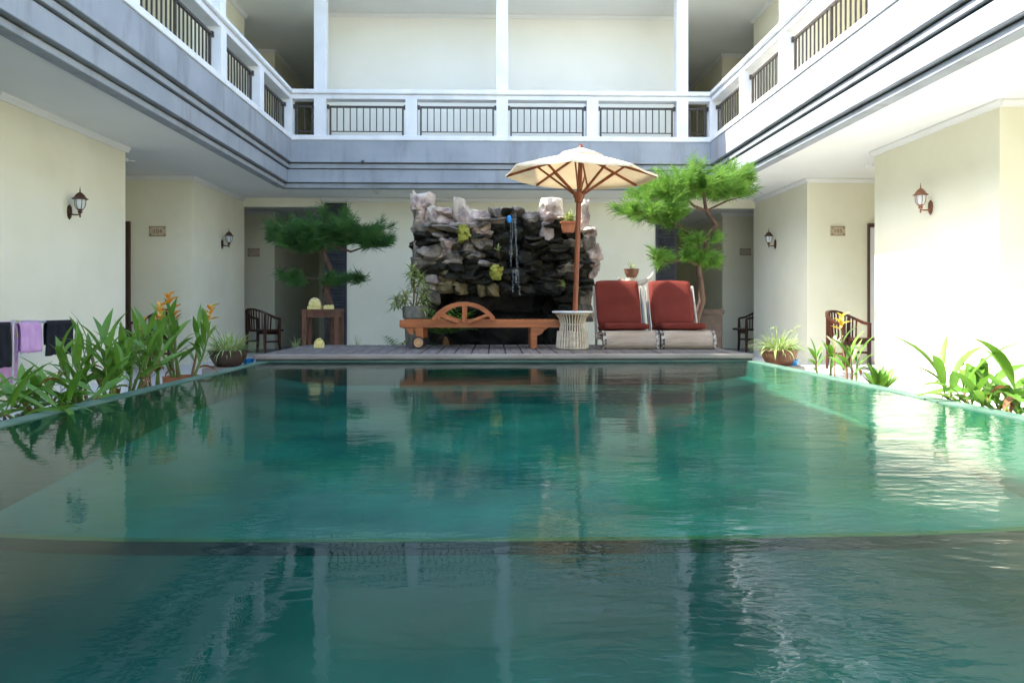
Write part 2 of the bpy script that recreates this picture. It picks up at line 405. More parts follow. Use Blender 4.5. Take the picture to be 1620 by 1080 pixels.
# far bench, riser, sloping shallow floor, deep riser, deep floor
prof_rows = []
v = []; f = []
def row(fn, amt=.42): 
    o = len(v)
    for x in xs: v.append(cove(fn(x), amt))
    return o
r0 = row(lambda x: (x, yi1 + 0.06, WZ - 0.25)); r1 = row(lambda x: (x, 7.2, WZ - 0.25))
r2 = row(lambda x: (x, 7.19, zfl(7.2))); r3 = row(lambda x: (x, 5.6, zfl(5.6))); r4 = row(lambda x: (x, edgeY(x) + 0.05, zfl(edgeY(x))), .06)
r5 = row(lambda x: (x, edgeY(x), zfl(edgeY(x))), .06); e_ = lambda dy, dz: row(lambda x: (x, edgeY(x) + dy, zfl(edgeY(x)) + dz), .06)
r6 = e_(-.03, -.05); r7 = e_(-.12, -.34); r8 = e_(-.42, -.60); r9 = e_(-1.1, -.82); r10 = e_(-2.2, -.95); r11 = row(lambda x: (x, PYN - 0.05, WZ - 1.45))
quads = {'basin': [], 'dkbasin': [], 'goldtrim': [], 'deepbasin': []}
for a, b, k in ((r0, r1, 'basin'), (r1, r2, 'deepbasin'), (r2, r3, 'basin'), (r3, r4, 'basin'), (r4, r5, 'goldtrim'), (r5, r6, 'dkbasin'), (r6, r7, 'deepbasin'), (r7, r8, 'deepbasin'), (r8, r9, 'deepbasin'), (r9, r10, 'deepbasin'), (r10, r11, 'deepbasin')):
    for i in range(NX): quads[k].append((a+i, a+i+1, b+i+1, b+i))
me = bpy.data.meshes.new('pool_basin'); allf = quads['basin'] + quads['dkbasin'] + quads['goldtrim'] + quads['deepbasin']
o = len(v)
v += [(xi0+.002, PYN-.06, -1.6), (xi0+.002, yi1+.06, -1.6), (xi0+.002, yi1+.06, WZ-.002), (xi0+.002, PYN-.06, WZ-.002),
      (xi1-.002, PYN-.06, -1.6), (xi1-.002, yi1+.06, -1.6), (xi1-.002, yi1+.06, WZ-.002), (xi1-.002, PYN-.06, WZ-.002)]
allf += [(o,o+1,o+2,o+3), (o+4,o+5,o+6,o+7), (o+1,o+5,o+6,o+2), (o, o+4, o+7, o+3)]
me.from_pydata(v, [], allf)
for k in ('basin', 'dkbasin', 'goldtrim', 'deepbasin', 'wallbasin'): me.materials.append(M[k])
nb, nd, ng = len(quads['basin']), len(quads['dkbasin']), len(quads['goldtrim'])
for i, p in enumerate(me.polygons):
    p.material_index = 0 if i < nb else (1 if i < nb + nd else (2 if i < nb + nd + ng else (3 if i < nb + nd + ng + len(quads['deepbasin']) else 4)))
    p.use_smooth = i < nb or nb + nd + ng <= i < nb + nd + ng + len(quads['deepbasin'])
po = bpy.data.objects.new('pool_basin', me); COL.objects.link(po); struct(po)
wt = raw('water', [(xi0+.003, PYN, WZ), (xi1-.003, PYN, WZ), (xi1-.003, yi1+.05, WZ), (xi0+.003, yi1+.05, WZ)], [(0,1,2,3)], 'water', None, False); struct(wt)

# ---- deck: planks, coping board and the tiled face under it
DX0, DX1, DYB = -2.56, 2.83, 9.95
dk = MB(); dk.box(DX0 + 0.03, DX1 - 0.03, PYF + 0.06, DYB - 0.02, -0.05, DZ - 0.035)
deck = struct(dk.build('deck', 'rockD'))
cop = MB().box(DX0, DX1, PYF - 0.03, PYF + 0.125, DZ - 0.045, DZ).build('coping', 'nosing', deck, bevel=0.01)
MB().box(DX0 + 0.02, DX1 - 0.02, PYF - 0.012, PYF + 0.05, DZ - 0.062, DZ - 0.047).build('shadow_strip', 'groove', deck)  # dark strip put in as the shade under the coping
MB().box(DX0 + 0.02, DX1 - 0.02, PYF - 0.02, PYF + 0.05, -1.0, DZ - 0.064).build('face_tile', 'lip', deck, bevel=0.004)
pw = 0.1925; npl = int((DX1 - DX0) / pw); plank0 = None
for i in range(npl):
    x = DX0 + (i + 0.5) * (DX1 - DX0) / npl
    if plank0 is None:
        plank0 = MB().box(-pw/2 + 0.008, pw/2 - 0.008, PYF + 0.135, DYB, -0.03, 0).build('plank', 'deck', deck, bevel=0.004, seg=1); plank0.location = (x, 0, DZ - 0.002)
    else: inst(plank0, 'plank', deck, (x, U(-0.01, 0.01), DZ - 0.002 - U(0, 0.004)), (0, U(-.006, .006), 0))

# ================================================================== BUILDING WINGS
ZC = 3.16; ZU = 3.90; ZR = 6.88
BANDS = [  # z0, z1, setback, name, material
    (3.585, 3.985, 0.00, 'fascia_band', 'fascia'), (3.555, 3.585, 0.075, 'groove_line', 'groove'),
    (3.485, 3.555, 0.055, 'fascia_moulding', 'fascia'), (3.46, 3.485, 0.11, 'groove_line', 'groove'),
    (3.235, 3.46, 0.085, 'fascia_band', 'fascia'), (3.213, 3.235, 0.17, 'groove_line', 'groove'),
    (3.145, 3.213, 0.15, 'fascia_moulding', 'fascia')]
def blocks(sgn, W, top0, top1, name, parent):
    m = MB(); Xo = sgn * 7.6
    for y0, y1 in ((Y0, 5.3), (7.57, 10.1), (12.3, 14.86), (16.9, 21.4)):
        m.box(W, Xo, y0, y1, top0, top1)
    m.box(sgn * 7.3, sgn * 7.8, Y0 - 0.02, 21.6, top0 - 0.002, top1 + 0.002)
    return m.build(name, 'cream', parent)
def crown(sgn, W, z, parent):
    """cornice moulding where the walls meet the ceiling"""
    prof = [(0, 0), (0, -0.075), (0.018, -0.075), (0.025, -0.055), (0.05, -0.022), (0.05, 0)]
    for y0, y1 in ((Y0, 5.3), (7.57, 10.1), (12.3, 14.86), (16.9, 21.3)):
        MB().prism([(W - sgn * (u + 0.001), z + q - 0.001) for u, q in prof], 'y', y0 - 0.05, y1 + 0.05).build('crown_moulding', 'white', parent)
    for y in (7.57, 12.3, 16.9):
        MB().prism([(y - u - 0.002, z + q - 0.002) for u, q in prof], 'x', W + sgn * 0.002, sgn * 7.29).build('crown_moulding', 'white', parent)
def railing(parent, p0, p1, nbar, midpost=False, scroll=False):
    """iron panel between two posts; p0,p1 = ends at floor level (x,y)"""
    a = Vector((p0[0], p0[1], 0)); b = Vector((p1[0], p1[1], 0)); L = (b - a).length; d = (b - a) / L
    rz = atan2(d.y, d.x)
    r = MB(); r.box(0, L, -0.02, 0.02, 4.605, 4.64)
    e0, e1 = 0.06, L - 0.06
    ro = r.build('railing', 'iron', parent); ro.location = a; ro.rotation_euler = (0, 0, rz)
    q = MB().box(e0, e1, -0.01, 0.01, 4.165, 4.18).build('lower_rail', 'iron', ro)
    ends = [e0, e1] + ([(e0 + e1) / 2] if midpost else [])
    for x in ends:
        q = MB().box(-0.015, 0.015, -0.016, 0.016, 4.075, 4.607).build('railing_upright', 'iron', ro); q.location = (x, 0, 0)
    for i in range(nbar):
        x = e0 + (e1 - e0) * (i + 1) / (nbar + 1)
        if midpost and abs(x - (e0 + e1) / 2) < 0.02: continue
        global bar0
        try: o = inst(bar0, 'bar', ro, (x, 0, 0))
        except NameError:
            bar0 = MB().box(-0.009, 0.009, -0.009, 0.009, 4.18, 4.606).build('bar', 'iron', ro); bar0.location = (x, 0, 0)
    for x in (0.02, L - 0.02):
        q = MB().box(-0.02, 0.02, -0.035, 0.035, 4.585, 4.655).build('bracket', 'iron', ro); q.location = (x, 0, 0)
    return ro
def wing(sgn, W, R, label):
    t = thing('hotel_wing', label, 'building wing', (0, 0, 0), 0, 'two storey wings around the pool court')
    blocks(sgn, W, -0.02, ZC + 0.02, 'ground_floor_wall', t)
    blocks(sgn, W, ZU - 0.02, ZR + 0.02, 'upper_floor_wall', t)
    crown(sgn, W, ZC, t); crown(sgn, W, ZR, t)
    MB().box(R + sgn * 0.19, sgn * 7.28, Y0, 21.5, ZC, ZU).build('floor_slab', 'white', t)
    MB().box(R - sgn * 0.60, sgn * 8.2, Y0, 21.6, ZR, ZR + 0.10).build('roof_slab', 'white', t)  # unseen eave drawn inward to keep direct sun off the pool floor
    for z0, z1, s, nm, mt in BANDS:
        MB().box(R + sgn * s, R + sgn * 0.3, Y0, BY + s, z0, z1).build(nm, mt, t, bevel=0.006 if nm != 'groove_line' else 0, seg=1)
    MB().box(R - sgn * 0.02, R + sgn * 0.26, Y0, BY - 0.02, 3.985, 4.075).build('sill', 'sill', t, bevel=0.008, seg=1)
    MB().box(R - sgn * 0.03, R + sgn * 0.27, Y0, BY - 0.03, 4.825, 4.905).build('handrail', 'sill', t, bevel=0.012)
    MB().box(R + sgn * 0.015, R + sgn * 0.225, Y0, BY - 0.0, 4.735, 4.823).build('handrail_moulding', 'sill', t, bevel=0.008, seg=1)
    ys = [BY + 0.1] + POST
    for i, y in enumerate(POST):
        tall = i in (1, 3, 5)
        MB().box(R + sgn * 0.005, R + sgn * 0.215, y - 0.105, y + 0.105, 4.07, 4.74).build('post', 'sill', t)
        if tall: MB().box(R + sgn * 0.012, R + sgn * 0.208, y - 0.098, y + 0.098, 4.90, ZR + 0.01).build('column', 'sill', t)
    for i in range(len(ys) - 1):
        wide = abs(ys[i] - ys[i+1]) > 2
        railing(t, (R + sgn * 0.13, ys[i] - 0.105), (R + sgn * 0.13, ys[i+1] + 0.105), 17 if wide else 10, wide)
    # beam over the mouth of the corridor and its closed far end
    xin = -3.4 if sgn < 0 else 3.72
    MB().box(xin + sgn * 0.0, W + sgn * 0.1, CY + 0.03, CY + 0.2, 2.985, ZC + 0.01).build('lintel', 'cream', t)
    MB().box(xin - sgn * 0.2, sgn * 7.6, 21.2, 21.5, -0.02, ZR + 0.01).build('end_wall', 'cream', t)
    # doors in the recessed walls that face the pool's near end
    for yw, xs_ in ((12.3, 6.06 if sgn < 0 else 6.40), (16.9, 6.0 if sgn < 0 else 6.3)):
        x0 = sgn * xs_; x1 = sgn * (xs_ + 0.95)
        d = MB()
        jw = 0.06 if sgn < 0 else 0.025
        d.box(x0, x0 + sgn * jw, yw - 0.05, yw + 0.02, 0.0, 2.33); d.box(x1, x1 - sgn * 0.06, yw - 0.05, yw + 0.02, 0.0, 2.33)
        d.box(x0, x1, yw - 0.052, yw + 0.02, 2.33, 2.39)
        fo = d.build('door_frame', 'doorwood', t)
        MB().box(x0 + sgn * (jw + .002), x1 - sgn * 0.062, yw - 0.03, yw + 0.01, 0.005, 2.325).build('door_leaf', 'whitedoor' if sgn > 0 else 'doorwood', fo, bevel=0.004)
        MB().tube([(x0 + sgn * 0.13, yw - 0.06, 1.05), (x0 + sgn * 0.26, yw - 0.06, 1.05)], 0.01).build('handle', 'steel', fo)
    return t
wing(-1, LW, LR, 'shaded hotel wing beside the drying rack, cream walls under a blue grey balcony')
wing(1, RW, RR, 'sunlit hotel wing with a bright patch on its cream wall under a white balcony')

bk = thing('hotel_wing', 'hotel wing closing the court behind the rock waterfall, with a blue grey balcony', 'building wing', (0.16, BY, 0), 0, 'two storey wings around the pool court')
bk.location = (0, 0, 0)
core = MB(); core.box(-3.4, 3.72, CY, 21.3, -0.02, ZC + 0.02); core.build('ground_floor_wall', 'cream', bk)
core = MB(); core.box(-3.4, 3.72, CY, 21.3, ZU - 0.02, ZR + 0.02); core.build('upper_floor_wall', 'palecream', bk)
MB().box(LR - 0.18, RR + 0.18, BY + 0.19, 21.5, ZC + 0.002, ZU - 0.002).build('floor_slab', 'white', bk)
MB().box(LR + 0.603, RR - 0.603, 12.75, 21.6, ZR + 0.001, ZR + 0.10).build('roof_slab', 'white', bk)
for z0, z1, s, nm, mt in BANDS:
    if nm == 'groove_line': z0 += (z1 - z0) * .5
    elif z1 < 3.58: z1 += .011
    MB().box(LR - s - 0.1, RR + s + 0.1, BY + s, BY + 0.34, z0 + 0.001, z1 - 0.001).build(nm, mt, bk)
MB().box(LR - 0.25, RR + 0.25, BY - 0.02, BY + 0.26, 3.984, 4.074).build('sill', 'sill', bk, bevel=0.008, seg=1)
MB().box(LR - 0.25, RR + 0.25, BY - 0.03, BY + 0.27, 4.824, 4.904).build('handrail', 'sill', bk, bevel=0.012)
MB().box(LR - 0.2, RR + 0.2, BY + 0.015, BY + 0.225, 4.736, 4.822).build('handrail_moulding', 'sill', bk, bevel=0.008, seg=1)
PX = [LR - 0.1, -3.15, -1.5, 0.155, 1.81, 3.465, RR + 0.1]
for i, x in enumerate(PX):
    MB().box(x - 0.105, x + 0.105, BY + 0.005, BY + 0.215, 4.07, 4.74).build('post', 'sill', bk)
    if i in (1, 3, 5): MB().box(x - 0.107, x + 0.107, BY + 0.012, BY + 0.208, 4.90, ZR + 0.01).build('column', 'sill', bk)
for i in range(6):
    railing(bk, (PX[i] + 0.105, BY + 0.13), (PX[i+1] - 0.105, BY + 0.13), 1 if i in (0, 5) else 10)
prof = [(0, 0), (0, -0.075), (0.018, -0.075), (0.025, -0.055), (0.05, -0.022), (0.05, 0)]
for z in (ZC, ZR):
    MB().prism([(CY - u - 0.002, z + q - 0.001) for u, q in prof], 'x', -3.45, 3.77).build('crown_moulding', 'white', bk)
# charcoal louvred panels at both ends of the core wall
for x0, x1 in ((-3.40, -2.96), (3.30, 3.72)):
    lo = MB().box(x0, x1, CY - 0.05, CY - 0.002, 0, 3.055).build('louvre_panel', 'louvre', bk)
    for k in range(44):
        z = 0.16 + k * 0.065
        q = MB().beam(((x0 + 0.05), CY - 0.062, z), ((x1 - 0.05), CY - 0.062, z), 0.012, 0.045, (0, 0.5, 1)).build('slat', 'louvre', lo)

# wall added out of view to cut low light into the corridors
bw = thing('light_blocking_wall', 'added cream wall out of view that cuts low light into the court', 'wall', (0, -5.0, 0))
MB().box(-7.8, 8.0, -.2, 0, -.05, 3.3).build('wall', 'cream', bw); MB().box(-7.9, 8.1, -.26, .06, 3.301, 3.4).build('wall_cap', 'sill', bw, bevel=.01)

# ================================================================== SMALL FIXTURES ON THE BUILDING
def lantern(name, label, base, sgn, m):
    """carriage lantern; sgn = direction (x) in which it stands off the wall"""
    t = thing(name, label, 'wall lamp', base, 0, 'carriage lanterns on the cream walls')
    pl = [(0.065*cos(a), 0.12*sin(a)) for a in [2*pi*k/8 + pi/8 for k in range(8)]]
    pl[1] = (pl[1][0]*.7, .12); 
    t.scale = (.77, .77, .77)
    MB().prism([(u, q) for u, q in [(0.0,-0.125),(0.045,-0.08),(0.06,0.0),(0.05,0.075),(0.0,0.115),(-0.05,0.075),(-0.06,0.0),(-0.045,-0.08)]], 'x', 0, sgn*0.02).build('back_plate', m, t, bevel=0.006)
    cx = sgn * 0.17
    MB().tube([(sgn*.01, 0, -0.03), (sgn*.07, 0, -0.045), (sgn*.13, 0, -0.045), (cx, 0, -0.04)], [.018,.012,.011,.013], 8).build('arm', m, t, smooth=True)
    MB().lathe([(0.0,-0.09),(0.012,-0.085),(0.011,-0.03),(0.03,-0.015),(0.036,0.005),(0.02,0.015),(0.045,0.03),(0.048,0.04),(0.0,0.04)], 12, (cx,0,0)).build('cup', m, t, smooth=True)
    MB().lathe([(0.042,0.04),(0.062,0.075),(0.074,0.12),(0.076,0.185)], 12, (cx,0,0), cap=False).build('glass', 'frosted', t, smooth=True)
    for k in range(6):
        a = 2*pi*k/6 + 0.3
        MB().tube([(cx+r*cos(a), r*sin(a), z) for r, z in ((0.046,0.04),(0.067,0.075),(0.079,0.12),(0.081,0.19))], 0.0045, 5).build('cage_rib', m, t, smooth=True)
    ro = MB().lathe([(0.0,0.186),(0.078,0.186),(0.112,0.192),(0.114,0.202),(0.088,0.218),(0.066,0.255),(0.04,0.285),(0.016,0.30),(0.0,0.302)], 12, (cx,0,0)).build('roof', m, t, smooth=True)
    MB().lathe([(0.014,0.298),(0.007,0.315),(0.012,0.328),(0.006,0.345),(0.003,0.385),(0.0,0.39)], 8, (cx,0,0)).build('finial', m, ro, smooth=True)
    return t
def lampbase(x, y, X): return atX(x, y, X)
lantern('wall_lantern', 'dark bronze carriage lantern on the shaded wall above the drying rack', lampbase(109, 335, LW), 1, 'bronze')
lantern('wall_lantern', 'dark bronze carriage lantern on the shaded wall next to the dark corridor mouth', lampbase(351, 386, LW), 1, 'bronze')
lantern('wall_lantern', 'coppery carriage lantern above the patch of direct sun on the wall', lampbase(1473, 328, RW), -1, 'copper')
lantern('wall_lantern', 'dark bronze carriage lantern on the wall behind the right pine and spider plant', lampbase(1227, 386, RW), -1, 'bronze')

def text_mesh(s, size, name, m, parent, loc, depth=0.003):
    cu = bpy.data.curves.new(name, 'FONT'); cu.body = s; cu.size = size; cu.extrude = depth; cu.align_x = 'CENTER'; cu.align_y = 'CENTER'
    cu.space_character = 1.15
    ob = bpy.data.objects.new('tmp_text', cu); COL.objects.link(ob)
    dg = bpy.context.evaluated_depsgraph_get(); me = bpy.data.meshes.new_from_object(ob.evaluated_get(dg))
    bpy.data.objects.remove(ob); me.materials.clear(); me.materials.append(M[m])
    o = bpy.data.objects.new(name, me); COL.objects.link(o); o.parent = parent; o.location = loc; o.rotation_euler = (radians(90), 0, 0)
    return o
def plate(label, x0, x1, y0, y1, Y, txt):
    a = atY(x0, y1, Y); b = atY(x1, y0, Y); w_, h_ = b.x - a.x, b.z - a.z
    t = thing('room_plate', label, 'room sign', ((a.x + b.x) / 2, Y, (a.z + b.z) / 2), 0, 'room number plates')
    MB().box(-w_/2, w_/2, -0.012, -0.0005, -h_/2, h_/2).build('plate', 'plate', t, bevel=0.003)
    MB().box(-w_/2+.004, w_/2-.004, -0.018, -0.0125, h_/2-.012, h_/2-.004).build('border_line', 'plateink', t)
    MB().box(-w_/2+.004, w_/2-.004, -0.018, -0.0125, -h_/2+.004, -h_/2+.012).build('border_line', 'plateink', t)
    for sx in (-1, 1):
        for sz in (-1, 1):
            q = MB().tube([(0, -0.022, 0), (0, -0.0125, 0)], 0.011, 8).build('screw', 'plateink', t); q.location = (sx*(w_/2-.03), 0, sz*(h_/2-.032))
    if txt: text_mesh(txt, h_ * 0.55, 'number', 'plateink', t, (0.0, -0.0135, -0.004))
plate('beige room plate reading 104 beside the shaded recess door', 236, 263, 358, 374, 12.3, '104')
plate('beige room plate reading 105 beside the white recess door', 1313.5, 1337, 358, 373, 12.3, '105')
plate('unlit room plate on the far wall of the dark corridor behind the dark pine', 392, 411, 393, 406, 16.9, None)
plate('unlit room plate on the far wall of the dim corridor behind the bright pine', 1170, 1188, 393, 404, 16.9, None)

for lab, px_, py_, W_, s in (('small grey bracket high on the shaded wall corner', 199, 253, LW, -1), ('small grey bracket high on the corner of the sunlit wall', 1380, 262, RW, 1)):
    p = atX(px_, py_, W_); 
    t = thing('wall_bracket', lab, 'bracket', (p.x, 10.1, p.z))
    MB().box(-0.03, 0.03, 0.0005, 0.02, -0.025, 0.025).build('base', 'plaster', t, bevel=0.004)
    MB().tube([(0, 0.02, 0), (-s*0.02, 0.06, 0.0), (-s*0.10, 0.08, -0.005)], 0.010, 8).build('spout', 'plaster', t, smooth=True)
p = atY(574, 256, BY); t = thing('drain_spout', 'short dark drain spout on the blue grey fascia', 'drain pipe', (p.x, BY, p.z))
MB().tube([(0, 0.01, 0), (0, -0.07, -0.01)], 0.018, 10).build('pipe', 'iron', t, smooth=True)
MB().tube([(0, 0.004, 0.001), (0, -0.012, 0)], 0.03, 10).build('flange', 'iron', t)
p = atY(598, 300, 14.0); t = thing('ceiling_downlight', 'small unlit downlight under the back balcony', 'ceiling light', (p.x, 13.9, ZC))
MB().lathe([(0.0,-0.03),(0.05,-0.03),(0.075,-0.012),(0.08,-0.001),(0.0,-0.001)], 16).build('trim', 'plaster', t, smooth=True)
MB().lathe([(0.0,-0.045),(0.03,-0.042),(0.042,-0.031),(0.0,-0.0305)], 14).build('lens', 'frosted', t, smooth=True)

# ================================================================== ROCK WATERFALL
RY = 11.05
def zoom(u, v_): return 640 + u * 320 / 1620.0, 290 + v_ * 210 / 1063.0
def rock_mesh(w_, d_, h_, seed, taper=0.0, lean=0.0, rough=0.16, n=4, chops=13):
    """broken stone: a block cut back by random planes, then roughened"""
    rg = random.Random(seed); bm = bmesh.new(); bmesh.ops.create_cube(bm, size=2.0)
    bmesh.ops.subdivide_edges(bm, edges=bm.edges[:], cuts=n, use_grid_fill=True)
    off = Vector((seed * 3.71, seed * 1.37, seed * 2.11))
    planes = []
    for i in range(chops):
        nv = Vector((rg.gauss(0, 1), rg.gauss(0, 1) - .5, rg.gauss(0, .8))).normalized(); planes.append((nv, rg.uniform(.72, 1.12)))
    for vt in bm.verts:
        c = vt.co.copy()
        for nv, d in planes:
            k = c.dot(nv) - d
            if k > 0: c -= nv * k * .92
        p = Vector((c.x * w_, c.y * d_, c.z * h_)) * .5
        q = noise.noise_vector(p * 3.2 + off); q2 = noise.noise_vector(p * 9.0 + off); q3 = noise.noise_vector(p * 21 + off)
        p += Vector((q.x, q.y, q.z * .8)) * rough * .26 + Vector((q2.x, q2.y, q2.z)) * rough * .14 + q3 * rough * .05
        tt = c.z * .5 + 0.5
        if taper: p.x *= 1 - taper * max(0, tt); p.y *= 1 - 0.5 * taper * max(0, tt)
        p.x += lean * tt * h_
        ly = math.floor((p.z + q.x * .04) * 13 + seed); p.y += .045 * noise.noise(Vector((ly * 1.7, seed, p.x * 1.5))); p.x += .02 * noise.noise(Vector((ly * 2.3, seed + 5, 0)))
        vt.co = p
    bmesh.ops.triangulate(bm, faces=bm.faces[:])
    return bm
wf = thing('rock_waterfall', 'artificial rock cascade with pale spires and black wet centre against the back wall', 'waterfall', (0.2, RY, 0))
W0 = Vector((0.2, RY, 0))
def rock(u0, v0, u1, v1, kind, prot=0.0, depth=0.42, taper=0.0, lean=0.0, rough=0.20, n=6):
    x0, y0 = zoom(u0, v0); x1, y1 = zoom(u1, v1)
    a = atY(x0, y1, RY - prot); b = atY(x1, y0, RY - prot)
    w_, h_ = (b.x - a.x), (b.z - a.z)
    bm = rock_mesh(w_ * 1.32, depth, h_ * 1.26, U(0, 90), taper, lean, rough, n)
    me = bpy.data.meshes.new('rock'); bm.to_mesh(me); bm.free()
    if kind in 'D': me.polygons.foreach_set('use_smooth', [False] * len(me.polygons))
    me.materials.append(M['rock' + kind])
    o = bpy.data.objects.new('rock', me); COL.objects.link(o); o.parent = wf
    o.location = Vector(((a.x + b.x) / 2, RY - prot + depth / 2 + U(-.05, .05), (a.z + b.z) / 2)) - W0
    o.rotation_euler = (U(-.08, .08), U(-.06, .06), U(-.16, .16))
    return o
R_ = [
 (48, 95, 182, 350, 'P', .10, .5, -.15), (175, 185, 252, 345, 'P', .14, .4, .2), (245, 198, 392, 270, 'P', .08, .5, .1), (395, 150, 508, 410, 'P', .16, .4, .25),
 (235, 262, 395, 348, 'P', .12, .5, 0), (515, 222, 695, 312, 'P', .12, .5, .05), (510, 308, 610, 392, 'P', .14, .5, 0), (605, 305, 695, 380, 'P', .12, .45, 0),
 (512, 385, 600, 455, 'P', .16, .45, 0), (595, 378, 690, 450, 'G', .12, .45, 0),
 (685, 192, 790, 262, 'G', .14, .5, .1), (780, 185, 870, 240, 'D', .20, .5, .1), (850, 196, 965, 245, 'G', .18, .5, .15), (955, 228, 1065, 312, 'G', .12, .5, .2),
 (1098, 122, 1270, 300, 'P', .10, .35, .28), (1055, 282, 1180, 440, 'P', .06, .5, .1), (1175, 268, 1300, 430, 'D', .10, .5, 0), (1295, 330, 1420, 440, 'D', .08, .5, 0),
 (1405, 150, 1486, 370, 'P', .02, .35, .2), (1470, 355, 1545, 490, 'P', .02, .4, 0), (1425, 395, 1505, 560, 'G', .06, .5, 0), (1465, 480, 1585, 600, 'P', .02, .4, 0),
 (1475, 590, 1570, 690, 'P', .02, .4, 0), (1490, 680, 1552, 775, 'P', .02, .35, .1),
 (60, 330, 210, 392, 'G', .14, .5, 0), (200, 340, 320, 395, 'M', .10, .5, 0), (310, 340, 420, 400, 'D', .08, .5, 0), (70, 388, 210, 445, 'D', .16, .5, 0), (200, 388, 335, 440, 'G', .20, .5, 0),
 (330, 390, 440, 455, 'D', .10, .5, 0), (262, 438, 352, 525, 'P', .24, .5, 0), (345, 442, 445, 520, 'P', .22, .5, 0), (440, 448, 560, 545, 'G', .22, .5, 0), (555, 446, 695, 535, 'G', .20, .5, 0),
 (58, 440, 270, 525, 'D', .06, .45, 0), (60, 500, 110, 690, 'G', .04, .4, 0), (92, 522, 245, 612, 'G', .26, .5, 0), (235, 522, 345, 612, 'P', .28, .5, 0), (338, 528, 450, 614, 'G', .26, .5, 0),
 (445, 540, 630, 612, 'G', .20, .5, 0), (60, 606, 210, 682, 'G', .20, .5, 0), (200, 608, 340, 684, 'D', .20, .5, 0), (330, 608, 480, 682, 'D', .20, .5, 0), (475, 606, 650, 686, 'D', .18, .5, 0),
 (100, 680, 300, 742, 'D', .08, .45, 0), (290, 682, 510, 735, 'D', .10, .45, 0), (165, 738, 285, 835, 'P', .16, .45, 0), (275, 702, 405, 800, 'M', .18, .45, 0), (285, 790, 400, 868, 'M', .20, .45, 0),
 (395, 738, 490, 800, 'D', .14, .45, 0), (395, 792, 495, 872, 'M', .20, .45, 0), (175, 830, 265, 960, 'G', .10, .45, 0), (160, 940, 260, 1090, 'D', .06, .45, 0), (485, 700, 605, 800, 'D', .12, .5, 0), (485, 790, 610, 872, 'D', .10, .5, 0),
 (600, 780, 680, 890, 'M', .18, .45, 0), (672, 800, 745, 892, 'M', .18, .45, 0), (600, 690, 705, 785, 'D', .14, .45, 0),
 (690, 255, 800, 400, 'D', .04, .5, 0), (785, 240, 960, 360, 'D', -.02, .5, 0), (945, 300, 1070, 450, 'D', .04, .5, 0), (690, 395, 810, 540, 'D', .06, .5, 0), (800, 355, 950, 520, 'D', .0, .5, 0), (940, 440, 1080, 545, 'D', .06, .5, 0),
 (640, 535, 780, 610, 'D', .14, .5, 0), (770, 515, 900, 610, 'D', .10, .5, 0), (890, 530, 1060, 620, 'D', .12, .5, 0), (640, 605, 800, 690, 'D', .16, .5, 0), (790, 670, 960, 720, 'D', .26, .5, 0), (950, 610, 1080, 700, 'D', .16, .5, 0),
 (740, 712, 870, 800, 'D', .20, .5, 0), (860, 716, 1000, 810, 'D', .20, .5, 0), (745, 795, 880, 880, 'D', .18, .5, 0), (870, 800, 1010, 885, 'D', .18, .5, 0),
 (1000, 440, 1150, 505, 'D', .16, .5, 0), (1140, 432, 1290, 500, 'D', .18, .5, 0), (1280, 436, 1430, 510, 'G', .16, .5, 0), (1000, 500, 1130, 565, 'D', .14, .5, 0), (1120, 498, 1300, 570, 'D', .20, .5, 0), (1290, 505, 1440, 580, 'D', .16, .5, 0),
 (1060, 560, 1200, 630, 'D', .18, .5, 0), (1190, 565, 1370, 640, 'D', .20, .5, 0), (1360, 570, 1490, 650, 'D', .14, .5, 0), (1070, 625, 1230, 700, 'D', .18, .5, 0), (1220, 635, 1380, 710, 'G', .18, .5, 0), (1370, 645, 1495, 760, 'D', .12, .5, 0),
 (1000, 690, 1130, 790, 'D', .14, .5, 0), (1120, 695, 1250, 800, 'D', .14, .5, 0), (1240, 705, 1375, 790, 'D', .16, .5, 0), (1010, 780, 1210, 880, 'D', .12, .5, 0), (1200, 785, 1290, 880, 'M', .16, .5, 0), (1285, 785, 1385, 900, 'D', .14, .5, 0),
 (1385, 758, 1520, 815, 'D', .16, .5, 0), (1385, 812, 1515, 862, 'D', .16, .5, 0), (1240, 880, 1390, 960, 'D', .12, .5, 0), (1390, 858, 1510, 965, 'G', .10, .5, 0), (1260, 955, 1400, 1090, 'D', .10, .5, 0), (1395, 955, 1500, 1090, 'G', .10, .5, 0),
]
for r in R_:
    r = list(r); r[5] *= .7
    rock(*r)
# sharp tip of the tall left spire, and the rock mass behind with a hollow at its foot
rock(58, 70, 120, 190, 'P', .09, .3, .55, -.1); rock(120, 150, 205, 215, 'P', .10, .35, .4, -.2)
for i in range(46):
    u, v_ = U(90, 1500), U(215, 880)
    if 690 < u < 1060 and v_ < 300 or 780 < u < 960 and v_ < 680: continue
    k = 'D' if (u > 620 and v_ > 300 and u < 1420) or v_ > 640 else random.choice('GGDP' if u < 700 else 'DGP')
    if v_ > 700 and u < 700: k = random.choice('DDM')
    sw, sh = U(80, 190), U(16, 36)
    rock(u, v_, u + sw, v_ + sh, k, U(.12, .28), .2, 0, 0, .22, 3)
def bigrock(x0, x1, y0, y1, z0, z1, m):
    bm = rock_mesh(x1 - x0, y1 - y0, z1 - z0, U(0, 50), 0, 0, 0.5, 8); me = bpy.data.meshes.new('rock_core'); bm.to_mesh(me); bm.free()
    me.materials.append(M[m]); o = bpy.data.objects.new('rock_core', me); COL.objects.link(o); o.parent = wf
    o.location = Vector(((x0+x1)/2, (y0+y1)/2, (z0+z1)/2)) - W0
